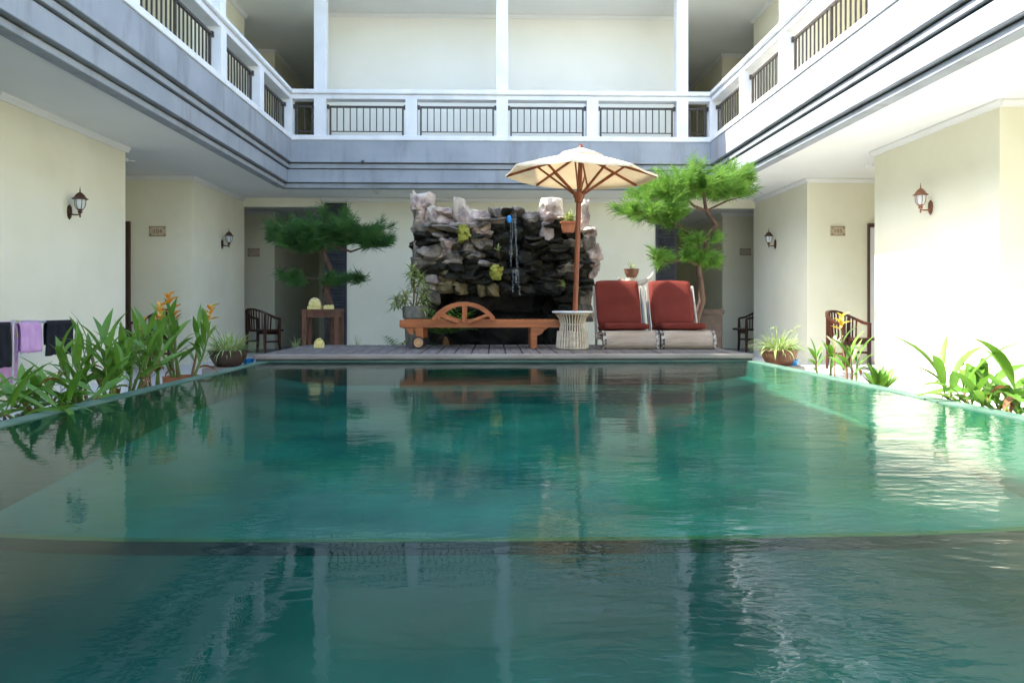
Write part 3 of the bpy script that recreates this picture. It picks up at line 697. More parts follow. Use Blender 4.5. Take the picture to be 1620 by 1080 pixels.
bigrock(-1.18, 1.42, RY + .30, RY + 1.2, 0.9, 2.12, 'rockD'); bigrock(-1.0, 1.35, RY + .75, RY + 1.3, -0.05, 1.1, 'rockD')
bigrock(-1.1, -0.72, RY + .1, RY + .9, -0.02, 1.05, 'rockD'); bigrock(0.85, 1.35, RY + .1, RY + .9, -0.02, 1.0, 'rockD')
back_ = MB().box(-1.12 - W0.x, 1.36 - W0.x, .95, 1.15, 0, 2.0).build('back_slab', 'rockD', wf)
# falling water
def stream(u0, v0, u1, v1, Y, w_):
    pts = []
    for i in range(13):
        k = i / 12; x, y = zoom(u0 + (u1 - u0) * k + sin(i * 1.7) * 3, v0 + (v1 - v0) * k)
        p = atY(x, y, Y - 0.04 * sqrt(k)); pts.append(p - W0)
    MB().tube(pts, [.75 * w_ * (0.7 + 0.5 * abs(sin(i * 1.3))) for i in range(13)], 6).build('water_stream', 'stream', wf, smooth=True)
stream(868, 245, 852, 672, RY - .14, .010); stream(885, 235, 902, 678, RY - .15, .016); stream(850, 300, 846, 600, RY - .13, .006)
stream(870, 690, 866, 880, RY - .27, .012); stream(905, 690, 925, 900, RY - .27, .012); stream(890, 690, 895, 800, RY - .28, .02)
x, y = zoom(838, 290); p = atY(x, y, RY - .2) - W0
MB().lathe([(0.0,-.05),(.03,-.045),(.042,0),(.03,.04),(.015,.06),(0,.06)], 10, tuple(p)).build('nozzle', 'blue', wf, smooth=True)

# ================================================================== PLANTS: helpers
def blade(p, d, L, W, droop=0.5, fold=0.25, n=8, twist=0.0, pet=0.12, sharp=1.0):
    """one lance-shaped leaf as a folded strip; returns verts, faces"""
    p = Vector(p); d = Vector(d).normalized(); V = []; Fc = []
    up = Vector((0, 0, 1))
    side = d.cross(up)
    if side.length < 1e-3: side = Vector((1, 0, 0))
    side = (Matrix.Rotation(twist, 3, d) @ side.normalized())
    for i in range(n + 1):
        t = i / n
        w_ = W * 0.5 * (sin(pi * min(1, max(0.0, (t - pet) / (1 - pet))) ** 0.8) ** sharp if t > pet else 0.0) + W * 0.035 * (1 - t)
        nrm = side.cross(d).normalized()
        V += [p + side * w_ + nrm * w_ * fold, p, p - side * w_ + nrm * w_ * fold]
        if i:
            a = 3 * (i - 1); Fc += [(a, a+1, a+4, a+3), (a+1, a+2, a+5, a+4)]
        p = p + d * (L / n)
        ax = d.cross(Vector((0, 0, -1)))
        if ax.length > 1e-4:
            d = Matrix.Rotation(droop / n * min(1, ax.length + .3), 3, ax.normalized()) @ d
    return V, Fc
def add_leaf(parent, m, p, d, L, W, **k):
    V, Fc = blade(p, d, L, W, **k); return raw('leaf', V, Fc, m, parent)
def polar(az_, el_): return Vector((cos(az_) * cos(el_), sin(az_) * cos(el_), sin(el_)))
def pot(parent, r, h, m, bowl=False, z=0.0):
    if bowl: pr = [(r*.55, 0), (r*.72, h*.12), (r*.95, h*.55), (r*1.0, h*.9), (r*1.06, h*.92), (r*1.06, h), (r*.95, h), (r*.92, h*.86), (0, h*.84)]
    else: pr = [(r*.68, 0), (r*.9, h*.82), (r*1.04, h*.83), (r*1.06, h), (r*.94, h), (r*.92, h*.9), (0, h*.88)]
    o = MB().lathe(pr, 22).build('pot', m, parent, smooth=True); o.location = (0, 0, z)
    s = MB().lathe([(0, 0), (r*.9, 0), (r*.6, .012), (0, .018)], 16).build('soil', 'soil', o, smooth=True); s.location = (0, 0, h * .9)
    return o

def heliconia(label, loc, seed, nst, h, spread, pm='terra', flower=None, leafs=('leaf', 'leaf2'), L=(0.32, 0.5), W=(0.075, 0.11), pr=0.17, ph=0.3, lean=(0, 0), brown=2, nl=(4, 6), elr=(28, 55), dr=(.35, 1.1), group='heliconias in pots along the pool edge', cat='potted plant'):
    random.seed(seed)
    t = thing('heliconia', label, cat, loc, 0, group)
    pot(t, pr, ph, pm)
    for s in range(nst):
        a = 2 * pi * s / nst + U(-.5, .5); b = Vector((cos(a) * pr * .5, sin(a) * pr * .5, ph * .9))
        top = b + Vector((cos(a) * spread * U(.3, 1) + lean[0], sin(a) * spread * U(.3, 1) + lean[1], h * U(.62, 1.0)))
        mid = b.lerp(top, .5) + Vector((U(-.02, .02), U(-.02, .02), .02))
        MB().tube([b, b.lerp(mid, .5), mid, top], [.013, .012, .010, .006], 6).build('stem', random.choice(['stalk', 'stalk', 'stalkB']), t, smooth=True)
        k = random.randint(*nl)
        a0 = U(0, 2 * pi)
        for i in range(k):
            f_ = .32 + .68 * i / max(1, k - 1)
            p = b.lerp(mid, f_ * 2) if f_ < .5 else mid.lerp(top, f_ * 2 - 1)
            az_ = a0 + (i % 2) * pi + U(-.6, .6)
            el_ = radians(U(*elr) + 28 * f_)
            add_leaf(t, leafs[0] if U(0, 1) < .62 else leafs[1], p, polar(az_, el_), U(*L), U(*W), droop=U(*dr), fold=U(.15, .4), twist=U(-.5, .5), pet=.1)
        if flower and s in flower:
            fh = top + Vector((U(-.02, .02), 0, .14))
            MB().tube([top, fh], [.006, .005], 6).build('flower_stem', 'stalk', t)
            for q in range(10):
                az_ = q * 2.4; el_ = radians(U(5, 50)); zz = fh - Vector((0, 0, .13 * q / 10)) + Vector((0, 0, .12))
                V, Fc = blade(zz, polar(az_, el_), U(.06, .10), .034, droop=-.4, fold=.9, n=4, pet=0)
                raw('bract', V, Fc, 'bract' if U(0, 1) < (.7 if loc[0] < 0 else 0) else 'bractY', t)
    for i in range(brown):
        az_ = U(0, 2 * pi)
        add_leaf(t, 'leafB', Vector((cos(az_) * pr * .6, sin(az_) * pr * .6, ph + U(.02, .2))), polar(az_, U(.2, 1.1)), U(.14, .25), .04, droop=1.8, fold=.6, twist=U(-1, 1))
    return t
def wl(px_, lip_off, Yv=None):
    """ground position just outside the left pool edge, in the direction of a photo column"""
    d = ray(px_, 485); X = PL - lip_off; tt = X / d.x
    return (X, d.y * tt, 0)
def wr(px_, lip_off):
    d = ray(px_, 485); X = PR + lip_off; tt = X / d.x
    return (X, d.y * tt, 0)

heliconia('low dense heliconia with arching leaves in front of the drying rack', wl(22, .22), 11, 9, .13, .30, 'darkpot', None, L=(.26, .42), W=(.038, .056), nl=(4, 6), brown=1, pr=.2, elr=(5, 45), dr=(.4, 1.4))
heliconia('leafy heliconia with dried stalks at the corner of the drying rack', wl(146, .25), 12, 9, .36, .15, 'darkpot', None, L=(.24, .38), W=(.032, .05), brown=4, pr=.2)
heliconia('tall heliconia clump standing before the end of the shaded wall', wl(192, .22), 23, 9, .46, .18, 'terra', None, L=(.24, .36), W=(.034, .052), brown=4)
heliconia('low spreading heliconia between the rack corner and the dense front clump', wl(84, .24), 17, 8, .18, .22, 'darkpot', None, L=(.24, .38), W=(.04, .06), nl=(4, 6), brown=2, pr=.18, elr=(10, 50))
heliconia('slim heliconia bearing upright orange flowers beside the armchair', wl(243, .20), 31, 5, .50, .10, 'terra', (0, 2), L=(.22, .34), W=(.04, .06), brown=4, pr=.13, nl=(5, 7))
heliconia('heliconia topped by clustered orange flowers, in the last terracotta pot', wl(290, .20), 40, 6, .52, .15, 'terra', (0, 2, 4), L=(.22, .34), W=(.04, .058), nl=(5, 7), brown=3, pr=.16, ph=.36)
# sunlit side
heliconia('small bright green heliconia on the sunlit side, without flowers', wr(1304, .18), 51, 2, .30, .04, 'terra', None, L=(.16, .24), W=(.035, .05), brown=0, pr=.11, nl=(6, 7))
heliconia('sunlit heliconia with one yellow flower in front of the slatted armchair', wr(1347, .18), 62, 3, .36, .09, 'terra', (1,), ('leaf2', 'leaf2'), L=(.2, .3), W=(.035, .052), brown=1, pr=.12)
heliconia('broad leaved sunlit plant with strap leaves beside the bright wall', wr(1545, .24), 71, 9, .17, .26, 'terra', None, ('leaf2', 'leaf'), L=(.34, .58), W=(.05, .075), brown=2, pr=.19, nl=(4, 5), elr=(0, 45), dr=(.6, 1.6))
heliconia('sunlit plant with yellowing lower leaves past the bright wall', wr(1625, .26), 85, 8, .12, .24, 'terra', None, ('leaf2', 'leaf'), L=(.26, .46), W=(.04, .06), brown=3, pr=.17, nl=(4, 5), elr=(0, 45), dr=(.6, 1.6))
# white lily on its own stalk
loc = wr(1320, .17); t = thing('lily_stalk', 'single cream trumpet flower on a thin stalk between the two sunlit heliconias', 'flower', loc)
pot(t, .07, .3, 'terra')
MB().tube([(0, 0, .26), (.004, 0, .45), (0, 0, .60)], .006, 6).build('stem', 'stalkB', t)
for k in range(6):
    V, Fc = blade((0, 0, .59), polar(k * pi / 3, radians(68)), .15, .035, droop=.7, fold=.4, n=5, pet=0); raw('petal', V, Fc, 'petalW', t)
# bromeliad at the edge
random.seed(91); loc = wr(1392, .16); t = thing('bromeliad', 'low rosette of stiff upright leaves at the sunlit pool edge', 'potted plant', loc)
pot(t, .13, .30, 'terra')
for k in range(16):
    add_leaf(t, 'leaf2' if k % 3 else 'leaf', (0, 0, .28), polar(k * 2.4, radians(U(38, 75))), U(.2, .28), U(.055, .075), droop=U(-.1, .4), fold=.4, pet=0)

def spider(label, loc, seed, pm, n=170, plinth=.34, L=(.16, .30), r=.17):
    random.seed(seed)
    t = thing('spider_plant', label, 'potted plant', loc, 0, 'spider plants at the far pool corners')
    MB().box(-.2, .2, -.2, .2, 0, plinth).build('plinth', 'nosing', t, bevel=.01)
    pot(t, r, .17, pm, True, plinth)
    V, Fc = [], []
    for k in range(n):
        az_ = U(0, 2*pi); rr = r * .7 * sqrt(U(0, 1))
        a, b = blade((cos(az_)*rr, sin(az_)*rr, plinth + .15), polar(az_ + U(-.5, .5), radians(U(20, 85))), U(*L), U(.010, .017), droop=U(.8, 2.2), fold=.3, n=6, pet=0)
        o = len(V); V += a; Fc += [tuple(i + o for i in q) for q in a and b]
    raw('foliage', V, Fc, 'spider', t)
    for k in range(3):
        az_ = U(0, 2*pi); e = Vector((cos(az_)*.22, sin(az_)*.22, plinth + U(.3, .48)))
        MB().tube([(0, 0, plinth + .15), e * .5 + Vector((0, 0, .25)), e], .003, 5).build('runner', 'stalk', t)
        V, Fc = [], []
        for q in range(9):
            a, b = blade(e, polar(q * .7, U(-.2, .9)), .07, .01, droop=1.0, n=4, pet=0); o = len(V); V += a; Fc += [tuple(i + o for i in z) for z in b]
        raw('plantlet', V, Fc, 'spider', t)
    return t
lc = atY(364, 560, 7.75); spider('spider plant in a dark bowl at the shaded pool corner', (lc.x - .02, 7.75, 0), 5, 'darkpot', r=.19)
rc = atY(1230, 555, 7.75); spider('spider plant in a brown bowl at the sunny pool corner', (rc.x + .02, 7.75, 0), 6, 'brownpot', r=.19)
for lab, px_, Yv in (('blue plastic scoop beside the dark bowl of the spider plant', 393, 7.95), ('blue plastic scoop beside the brown bowl of the spider plant', 1254, 7.7)):
    p = atY(px_, 575, Yv); zt = .345
    t = thing('plastic_scoop', lab, 'scoop', (p.x, Yv, 0))
    MB().box(-.07, .07, -.07, .07, 0, zt).build('block', 'nosing', t, bevel=.008)
    MB().lathe([(0, zt), (.05, zt), (.06, zt+.06), (.054, zt+.06), (.046, zt+.012), (0, zt+.01)], 14).build('cup', 'blue', t, smooth=True)

# ================================================================== PINES
def pine(label, base, trunk, branches, pads, nm, seed, dens=1.0):
    """trunk, branches: lists of (points, radii); pads: (centre, rx, ry, rz, tufts)"""
    random.seed(seed)
    B = Vector(base); t = thing('pine_tree', label, 'pine tree', base, 0, 'sculpted pines at the back of the pool')
    MB().tube([Vector(p) - B for p in trunk[0]], trunk[1], 9).build('trunk', 'trunk', t, smooth=True)
    for pts, rs in branches: MB().tube([Vector(p) - B for p in pts], rs, 7).build('branch', 'trunk', t, smooth=True)
    for ci, (c, rx, ry, rz, n) in enumerate(pads):
        V, Fc = [], []; c = Vector(c); TV = MB()
        nb_ = max(4, int(n * dens / 13))
        for i in range(nb_):
            dv = Vector((random.gauss(0, 1), random.gauss(0, 1), random.gauss(.15, .8))).normalized()
            lump = U(.6, 1.25)
            tip = c + Vector((dv.x * rx, dv.y * ry, dv.z * rz if dv.z > 0 else dv.z * rz * .7)) * lump
            st = c + Vector((dv.x * rx * .25 + U(-.06, .06), dv.y * ry * .25 + U(-.06, .06), -rz * .35))
            bend = Vector((U(-.05, .05), U(-.05, .05), -.06))
            TV.tube([st - B, (st + tip) * .5 + bend - B, tip - B], [.006, .004, .0015], 4, False)
            for j in range(8):
                k_ = .28 + .72 * j / 7
                p = (st * (1 - k_) + tip * k_) + bend * 4 * k_ * (1 - k_) + Vector((U(-.035, .035), U(-.035, .035), U(-.02, .03)))
                out = ((tip - st).normalized() + Vector((U(-.3, .3), U(-.3, .3), U(.1, .5)))).normalized()
                for k in range(26):
                    d = (out + Vector((random.gauss(0, .5), random.gauss(0, .5), random.gauss(0, .42)))).normalized()
                    L = U(.08, .21); w_ = U(.0011, .0021); s = d.cross(Vector((U(-1, 1), U(-1, 1), U(-1, 1)))).normalized() * w_
                    q = p - out * U(0, .06); o = len(V)
                    V += [q - s - B, q + s - B, q + d * L * .6 - Vector((0, 0, L * .03)) + s * .8 - B, q + d * L - Vector((0, 0, L * .12)) - B]
                    Fc += [(o, o+1, o+2), (o, o+2, o+3)]
        co = raw('crown', V, Fc, nm, t, False)
        if TV.v: TV.build('twigs', 'trunk', co)
    return t
def Q(x, y, Y): return tuple(atY(x, y, Y))
PY = 10.35
b0 = atY(1100, 500, PY + .2)
pine('bright sunlit pine with flat layered crowns behind the red recliners', (b0.x, PY + .2, 0),
     ([(b0.x, PY+.2, 0.2), Q(1101, 505, PY+.15), Q(1111, 475, PY+.1), Q(1108, 445, PY), Q(1104, 418, PY), Q(1118, 385, PY+.05), Q(1133, 356, PY+.05), Q(1117, 333, PY), Q(1112, 300, PY)],
      [.06, .055, .05, .045, .042, .034, .03, .03, .015]),
     [([Q(1117, 334, PY), Q(1098, 326, PY-.05), Q(1080, 310, PY-.1), Q(1072, 298, PY-.1)], [.026, .02, .014, .008]),
      ([Q(1105, 420, PY), Q(1085, 410, PY-.05), Q(1060, 415, PY-.1), Q(1035, 408, PY-.15), Q(1022, 402, PY-.15)], [.03, .022, .016, .011, .006]),
      ([Q(1120, 385, PY), Q(1095, 374, PY), Q(1075, 358, PY-.05), Q(1050, 345, PY-.1), Q(1025, 342, PY-.1)], [.024, .018, .014, .010, .005]),
      ([Q(1110, 400, PY), Q(1128, 395, PY+.05), Q(1140, 390, PY+.05)], [.02, .012, .006]),
      ([Q(1117, 334, PY), Q(1150, 318, PY+.1), Q(1172, 312, PY+.15)], [.018, .012, .005])],
     [(Q(1098, 288, PY), .66, .55, .32, 560), (Q(1150, 292, PY+.1), .42, .45, .28, 380), (Q(1052, 294, PY-.1), .46, .42, .27, 360), (Q(1024, 326, PY-.15), .42, .40, .24, 330), (Q(1064, 336, PY-.1), .32, .30, .17, 170),
      (Q(1112, 374, PY), .32, .30, .11, 80), (Q(1100, 400, PY), .24, .26, .10, 70), (Q(1076, 402, PY-.05), .18, .18, .12, 60), (Q(1044, 402, PY-.15), .17, .16, .12, 70), (Q(1170, 272, PY+.2), .20, .2, .22, 90), (Q(1122, 408, PY), .14, .16, .08, 30)],
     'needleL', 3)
PY2 = 11.5
b0 = atY(522, 500, PY2)
pine('shaded dark green pine spreading in front of the black corridor', (b0.x, PY2, 0),
     ([(b0.x, PY2, 0.0), Q(526, 500, PY2), Q(516, 460, PY2), Q(524, 430, PY2), Q(512, 400, PY2), Q(520, 370, PY2), Q(516, 350, PY2)], [.07, .06, .055, .05, .04, .03, .015]),
     [([Q(520, 436, PY2), Q(545, 440, PY2-.05), Q(565, 438, PY2-.05), Q(585, 436, PY2-.05)], [.022, .016, .01, .005]),
      ([Q(516, 385, PY2), Q(555, 398, PY2), Q(585, 388, PY2), Q(600, 384, PY2)], [.026, .018, .01, .005]),
      ([Q(518, 440, PY2), Q(490, 440, PY2-.05), Q(470, 436, PY2-.05)], [.022, .012, .005]),
      ([Q(516, 380, PY2), Q(480, 378, PY2), Q(450, 376, PY2)], [.026, .014, .006])],
     [(Q(525, 355, PY2), .66, .5, .30, 520), (Q(470, 376, PY2-.1), .52, .45, .24, 380), (Q(565, 368, PY2), .48, .42, .26, 350), (Q(448, 366, PY2), .38, .36, .15, 180), (Q(592, 380, PY2-.05), .33, .3, .11, 170),
      (Q(500, 438, PY2-.05), .46, .36, .09, 110), (Q(568, 437, PY2-.05), .24, .2, .06, 60), (Q(470, 434, PY2-.05), .26, .22, .08, 60)],
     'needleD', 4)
b0 = atY(1118, 500, 10.9); t = thing('planter_box', 'dark square planter behind the red recliners at the foot of the bright pine', 'planter', (b0.x - .05, 10.9, 0))
MB().box(-.22, .22, -.2, .2, 0, .92).build('box', 'darkpot', t, bevel=.015); MB().box(-.25, .25, -.23, .23, .86, .93).build('rim', 'darkpot', t, bevel=.01)

# ================================================================== OTHER PLANTS ROUND THE ROCKS
def rosette(parent, p, n, L, W, m, el0=10, el1=80, droop=.9, name='foliage'):
    V, Fc = [], []
    for k in range(n):
        a, b = blade(p, polar(k * 2.4 + U(-.3, .3), radians(U(el0, el1))), L * U(.7, 1.1), W * U(.8, 1.1), droop=U(.5, 1.3) * droop, fold=.3, n=5, pet=0.02)
        o = len(V); V += a; Fc += [tuple(i + o for i in q) for q in b]
    return raw(name, V, Fc, m, parent)
random.seed(21)
# thin dracaena in a tall mottled pot left of the rocks
b0 = atY(657, 500, 10.2); B = Vector((b0.x, 10.2, 0)); t = thing('dracaena', 'dracaena with yellow green leaf tufts in a mottled grey pot beside the rocks', 'potted plant', B)
pot(t, .17, .98, 'greypot')
for (xa, ya) in ((640, 470), (655, 452), (664, 440), (652, 430), (672, 462), (628, 476), (668, 478)):
    e = atY(xa, ya, 10.2 + U(-.12, .12)) - B
    MB().tube([(U(-.04, .04), U(-.04, .04), .9), (e.x * .5, e.y * .5, .5 * (e.z + 1.0)), e], [.009, .007, .004], 6).build('stem', 'stalkB', t, smooth=True)
    for q in range(2): rosette(t, e - Vector((0, 0, .09 * q)), 22, .19, .028, 'variegated', -10, 80, 1.4, 'leaf_tuft')
def palm(label, px_, py_, Yv, base_z, n, L, W, m='fern', cat='plant', el=(15, 75), group=None):
    p = atY(px_, py_, Yv); t = thing('palm_clump', label, cat, (p.x, Yv, base_z), 0, group)
    MB().lathe([(.05, 0), (.045, .08), (.02, .14), (0, .15)], 10).build('stump', 'stalkB', t, smooth=True)
    for k in range(n):
        d = polar(k * 2.4 + U(-.3, .3), radians(U(*el))); p0 = Vector((0, 0, .12)); Lf = L * U(.75, 1.1)
        V, Fc = [], []; pos = p0.copy(); dd = d.copy(); ns = 9
        for i in range(ns):
            if i > 1:
                for s in (-1, 1):
                    sd = dd.cross(Vector((0, 0, 1))).normalized() * s
                    a, b = blade(pos, (dd * .75 + sd + Vector((0, 0, .15))).normalized(), W * (1.1 - .6 * i / ns), W * .16, droop=.6, n=3, pet=0)
                    o = len(V); V += a; Fc += [tuple(j + o for j in q) for q in b]
            pos = pos + dd * Lf / ns; ax = dd.cross(Vector((0, 0, -1)))
            if ax.length > 1e-3: dd = Matrix.Rotation(.9 / ns, 3, ax.normalized()) @ dd
        raw('frond', V, Fc, m, t)
    return t
random.seed(33)
palm('dark green fern palm behind the half wheel of the teak lounger', 705, 505, 10.2, DZ - .05, 26, .60, .22, 'leaf', el=(30, 85))
palm('dark green fern palm hanging under the teak lounger', 700, 540, 10.15, DZ - .45, 14, .5, .18, el=(20, 70))
palm('low bright fern palm at the back edge of the deck by the white wall', 625, 545, 10.15, DZ - .35, 18, .42, .16, 'leaf', el=(20, 80))
for lab, xx in (('thin grass tuft by the louvred panel behind the deck', 565), ('thin grass tuft beside the offering table', 470)):
    p = atY(xx, 545, 10.1); t = thing('grass_tuft', lab, 'plant', (p.x, 10.1, 0))
    MB().lathe([(.1, 0), (.09, .3), (0, .33)], 10).build('clod', 'soil', t, smooth=True)
    rosette(t, (0, 0, .3), 22, .32, .008, 'spider', 35, 85, 1.0)

def zp(u, v_, Y): 
    x, y = zoom(u, v_); return atY(x, y, Y)
# little plants that sit on the rock ledges
p = zp(1310, 395, RY - .28); t = thing('terracotta_planter', 'square terracotta pot with a leafy plant on the upper right rock ledge', 'potted plant', p)
s = .105
pm = MB(); pm.add([(-s*.8,-s*.8,0),(s*.8,-s*.8,0),(s*.8,s*.8,0),(-s*.8,s*.8,0),(-s,-s,.15),(s,-s,.15),(s,s,.15),(-s,s,.15)], [(0,3,2,1),(4,5,6,7),(0,1,5,4),(1,2,6,5),(2,3,7,6),(3,0,4,7)]); pm.build('pot', 'terra', t, bevel=.006)
MB().box(-s*1.1, s*1.1, -s*1.1, s*1.1, .125, .16).build('rim', 'terra', t, bevel=.005)
for q in range(6): rosette(t, (U(-.06, .06), U(-.05, .05), .15 + U(0, .06)), 14, .17, .026, 'variegated', 15, 85, 1.2, 'leaf_tuft')
for lab, u, v_ in (('square yellow moss cushion between the pale rock spires', 475, 460), ('square yellow moss cushion low on the wet black rocks', 735, 755)):
    p = zp(u, v_, RY - .26); t = thing('moss_pot', lab, 'moss', p)
    for k in range(7):
        bm = rock_mesh(.1, .1, .1, U(0, 40), 0, 0, .2, 3); me = bpy.data.meshes.new('moss_clump'); bm.to_mesh(me); bm.free(); me.materials.append(M['moss'])
        o = bpy.data.objects.new('moss_clump', me); COL.objects.link(o); o.parent = t; o.location = ((k % 2 - .5) * .06, U(-.02, .02), .03 + (k // 2) * .042)
for lab, u, v_, n in (('small bright fern rooted above the wet black rocks', 748, 545, 12), ('pale rosette plant on the lower right rocks', 1265, 830, 14), ('pale rosette plant half hidden by the parasol pole', 1385, 860, 10)):
    p = zp(u, v_, RY - .24); t = thing('rock_fern', lab, 'plant', p)
    MB().lathe([(.02, -.06), (.03, -.01), (.012, .01), (0, .012)], 8).build('root', 'soil', t)
    rosette(t, (0, 0, 0), n, .14, .026, 'variegated', 5, 80, 1.0)
# bowl on a driftwood stand behind the recliners
b0 = atY(1000, 470, 10.0); B = Vector((b0.x, 10.0, 0)); t = thing('driftwood_stand', 'bleached driftwood stump with two bare arms between the red recliners', 'driftwood', B)
def D(x, y, Y=10.0): return atY(x, y, Y) - B
MB().tube([(0, 0, 0), (.01, 0, .4), D(1000, 470), D(999, 440)], [.10, .08, .075, .085], 10).build('stump', 'drift', t, smooth=True)
MB().tube([D(1006, 452), D(1018, 446), D(1028, 440), D(1034, 431)], [.05, .035, .022, .012], 8).build('arm', 'drift', t, smooth=True)
MB().tube([D(995, 452), D(985, 447), D(979, 440)], [.045, .04, .03], 8).build('arm', 'drift', t, smooth=True)
tp = D(999, 434)
t2 = thing('bonsai_bowl', 'brown bowl with a wispy plant on top of the driftwood stump', 'potted plant', B + Vector((tp.x, 0, tp.z - .045)))
pot(t2, .10, .12, 'brownpot', True)
rosette(t2, (0, 0, .1), 14, .16, .010, 'variegated', 40, 85, .8)

# ================================================================== DECK FURNITURE
# ---- teak lounger with half-wheel arm rests and a transport wheel
A = atY(632, 551, 9.0); Bx = atY(885, 551, 9.0).x
LL = Bx - A.x
lg = thing('sun_lounger', 'orange teak sun lounger with spoked half wheel arm rests and a small transport wheel', 'sun lounger', (A.x, 9.0, DZ))
hR = atY(700, 506, 9.0).z - DZ; WD = .66
for yy in (0, WD):
    sgn_ = 1 if yy == 0 else -1
    MB().box(0, LL, yy, yy + sgn_ * .04, hR - .095, hR).build('side_rail', 'teak', lg, bevel=.006)
    # half wheel
    x0, x1 = .40, 1.18; cx = (x0 + x1) / 2; R0 = .47; hgt = .235; zc = hR + hgt - R0 - .01
    half = math.asin((x1 - x0) / 2 / R0)
    yo = yy - sgn_ * .0425
    pts_o = [(cx + R0 * sin(a), zc + R0 * cos(a)) for a in [(-half) + 2 * half * i / 18 for i in range(19)]]
    pts_i = [(cx + (R0 - .05) * sin(a), zc + (R0 - .05) * cos(a)) for a in [(-half) + 2 * half * i / 18 for i in range(19)]]
    pts_o = [(u, max(q, hR - .045)) for u, q in pts_o]; pts_i = [(u, max(q, hR - .05)) for u, q in pts_i]
    wh = MB()
    for i in range(18):
        wh.prism([pts_o[i], pts_o[i+1], pts_i[i+1], pts_i[i]], 'y', yo - .021, yo + .021)
    who = wh.build('wheel_arc', 'teak', lg)
    for ang in (-52, 0, 52):
        a = radians(ang); r1 = R0 - .045
        top = (cx + r1 * sin(a * .85), yo, zc + r1 * cos(a * .85)); bot = (cx + .08 * sin(a), yo, hR - .03)
        MB().beam(bot, top, .034, .045, (0, 1, 0)).build('spoke', 'teak', who, bevel=.004, seg=1)
MB().box(-.004, .035, .041, WD - .041, hR - .09, hR - .004).build('end_rail', 'teak', lg, bevel=.004); MB().box(LL - .035, LL + .004, .041, WD - .041, hR - .09, hR - .004).build('end_rail', 'teak', lg, bevel=.004)
for k in range(26):
    x = .06 + (LL - .12) * k / 25
    q = MB().box(-.029, .029, .042, WD - .042, -.018, 0).build('slat', 'teak', lg, bevel=.003, seg=1) if k == 0 else inst(q0, 'slat', lg)
    if k == 0: q0 = q
    q.location = (x, 0, hR - .006)
for yy in (.045, WD - .045):
    MB().box(1.62, 1.70, yy - .035, yy + .035, 0.0, hR - .096).build('leg', 'teak', lg, bevel=.006)
    MB().prism([(.17, hR - .096), (.29, hR - .096), (.29, .11), (.20, .11), (.2, hR - .15)], 'y', yy - .035, yy + .035).build('leg', 'teak', lg, bevel=.004)
    MB().prism([(.02, hR - .096), (.17, hR - .096), (.17, hR - .19), (.12, hR - .17), (.09, hR - .12)], 'y', yy - .02, yy + .02).build('bracket', 'teak', lg)
    MB().prism([(1.7, hR - .096), (1.85, hR - .096), (1.80, hR - .12), (1.76, hR - .17), (1.7, hR - .20)], 'y', yy - .02, yy + .02).build('bracket', 'teak', lg)
    wo = MB().tube([(.235, yy - (.075 if yy < .3 else -.075), .075), (.235, yy - (.04 if yy < .3 else -.04), .075)], .075, 24).build('wheel', 'rubber', lg, bevel=.006)
    sg = -1 if yy < .3 else 1
    MB().tube([(.235, yy + sg * .078, .075), (.235, yy + sg * .05, .075)], .058, 22).build('rim', 'wheelwood', wo)
    MB().tube([(.235, yy + sg * .086, .075), (.235, yy + sg * .05, .075)], .018, 12).build('hub', 'gilt', wo)

# ---- rattan table under the parasol
TY = 8.95
tc_ = atY(905.5, 552, TY); tb = thing('side_table', 'round drum table of bleached rattan canes with a white top round the parasol pole', 'table', (tc_.x, TY, DZ))
hT = atY(905, 492, TY).z - DZ
MB().lathe([(.045, hT - .028), (.235, hT - .028), (.25, hT - .018), (.252, hT - .006), (.245, hT), (.045, hT)], 40).build('table_top', 'whitetop', tb, smooth=True)
for i in range(30):
    a = 2 * pi * i / 30
    MB().tube([(r * cos(a), r * sin(a), z) for r, z in ((.175, .03), (.168, .14), (.150, .24), (.145, .31), (.165, .38), (.205, hT - .03))], .0085, 6).build('cane', 'rattan', tb, smooth=True)
for i in range(30):
    a = 2 * pi * (i + .5) / 30
    MB().tube([((r + .008) * cos(a), (r + .008) * sin(a), z) for r, z in ((.185, .02), (.178, .10), (.170, .215))], .011, 6).build('cane', 'rattan', tb, smooth=True)
for r, z, th in ((.185, .012, .012), (.172, .115, .006), (.152, .30, .006), (.205, hT - .036, .009)):
    MB().tube([(r * cos(2*pi*k/32), r * sin(2*pi*k/32), z) for k in range(33)], th, 6, False).build('hoop', 'rattan', tb, smooth=True)

# ---- parasol
ps = thing('parasol', 'open cream canvas parasol on a red brown wooden pole through the rattan table', 'parasol', (tc_.x + .02, TY, DZ))
PB = Vector((tc_.x + .02, TY, DZ))
ap = atY(919, 240, TY) - PB; hub = atY(916, 312, TY) - PB
MB().tube([(0, 0, 0.0), hub.lerp(Vector((0, 0, 0)), .5), hub, ap], [.032, .032, .032, .026], 14).build('pole', 'teak2', ps, smooth=True)
MB().lathe([(.13, 0), (.13, .02), (.05, .035), (.045, .05), (0, .05)], 20).build('base', 'iron', ps, smooth=True)
axis = (ap).normalized(); tilt = Matrix.Rotation(radians(2.2), 3, 'Y')
Rm = .945; N8 = 8; ph0 = radians(22.5 + 9)
rimz = -.285
def CP(r, k, dz=0): 
    a = ph0 + 2 * pi * k / N8
    return ap + tilt @ Vector((r * cos(a), r * sin(a), rimz * (r / Rm) ** 1.08 + dz))
V, Fc = [], []; NR = 7; NS = 6
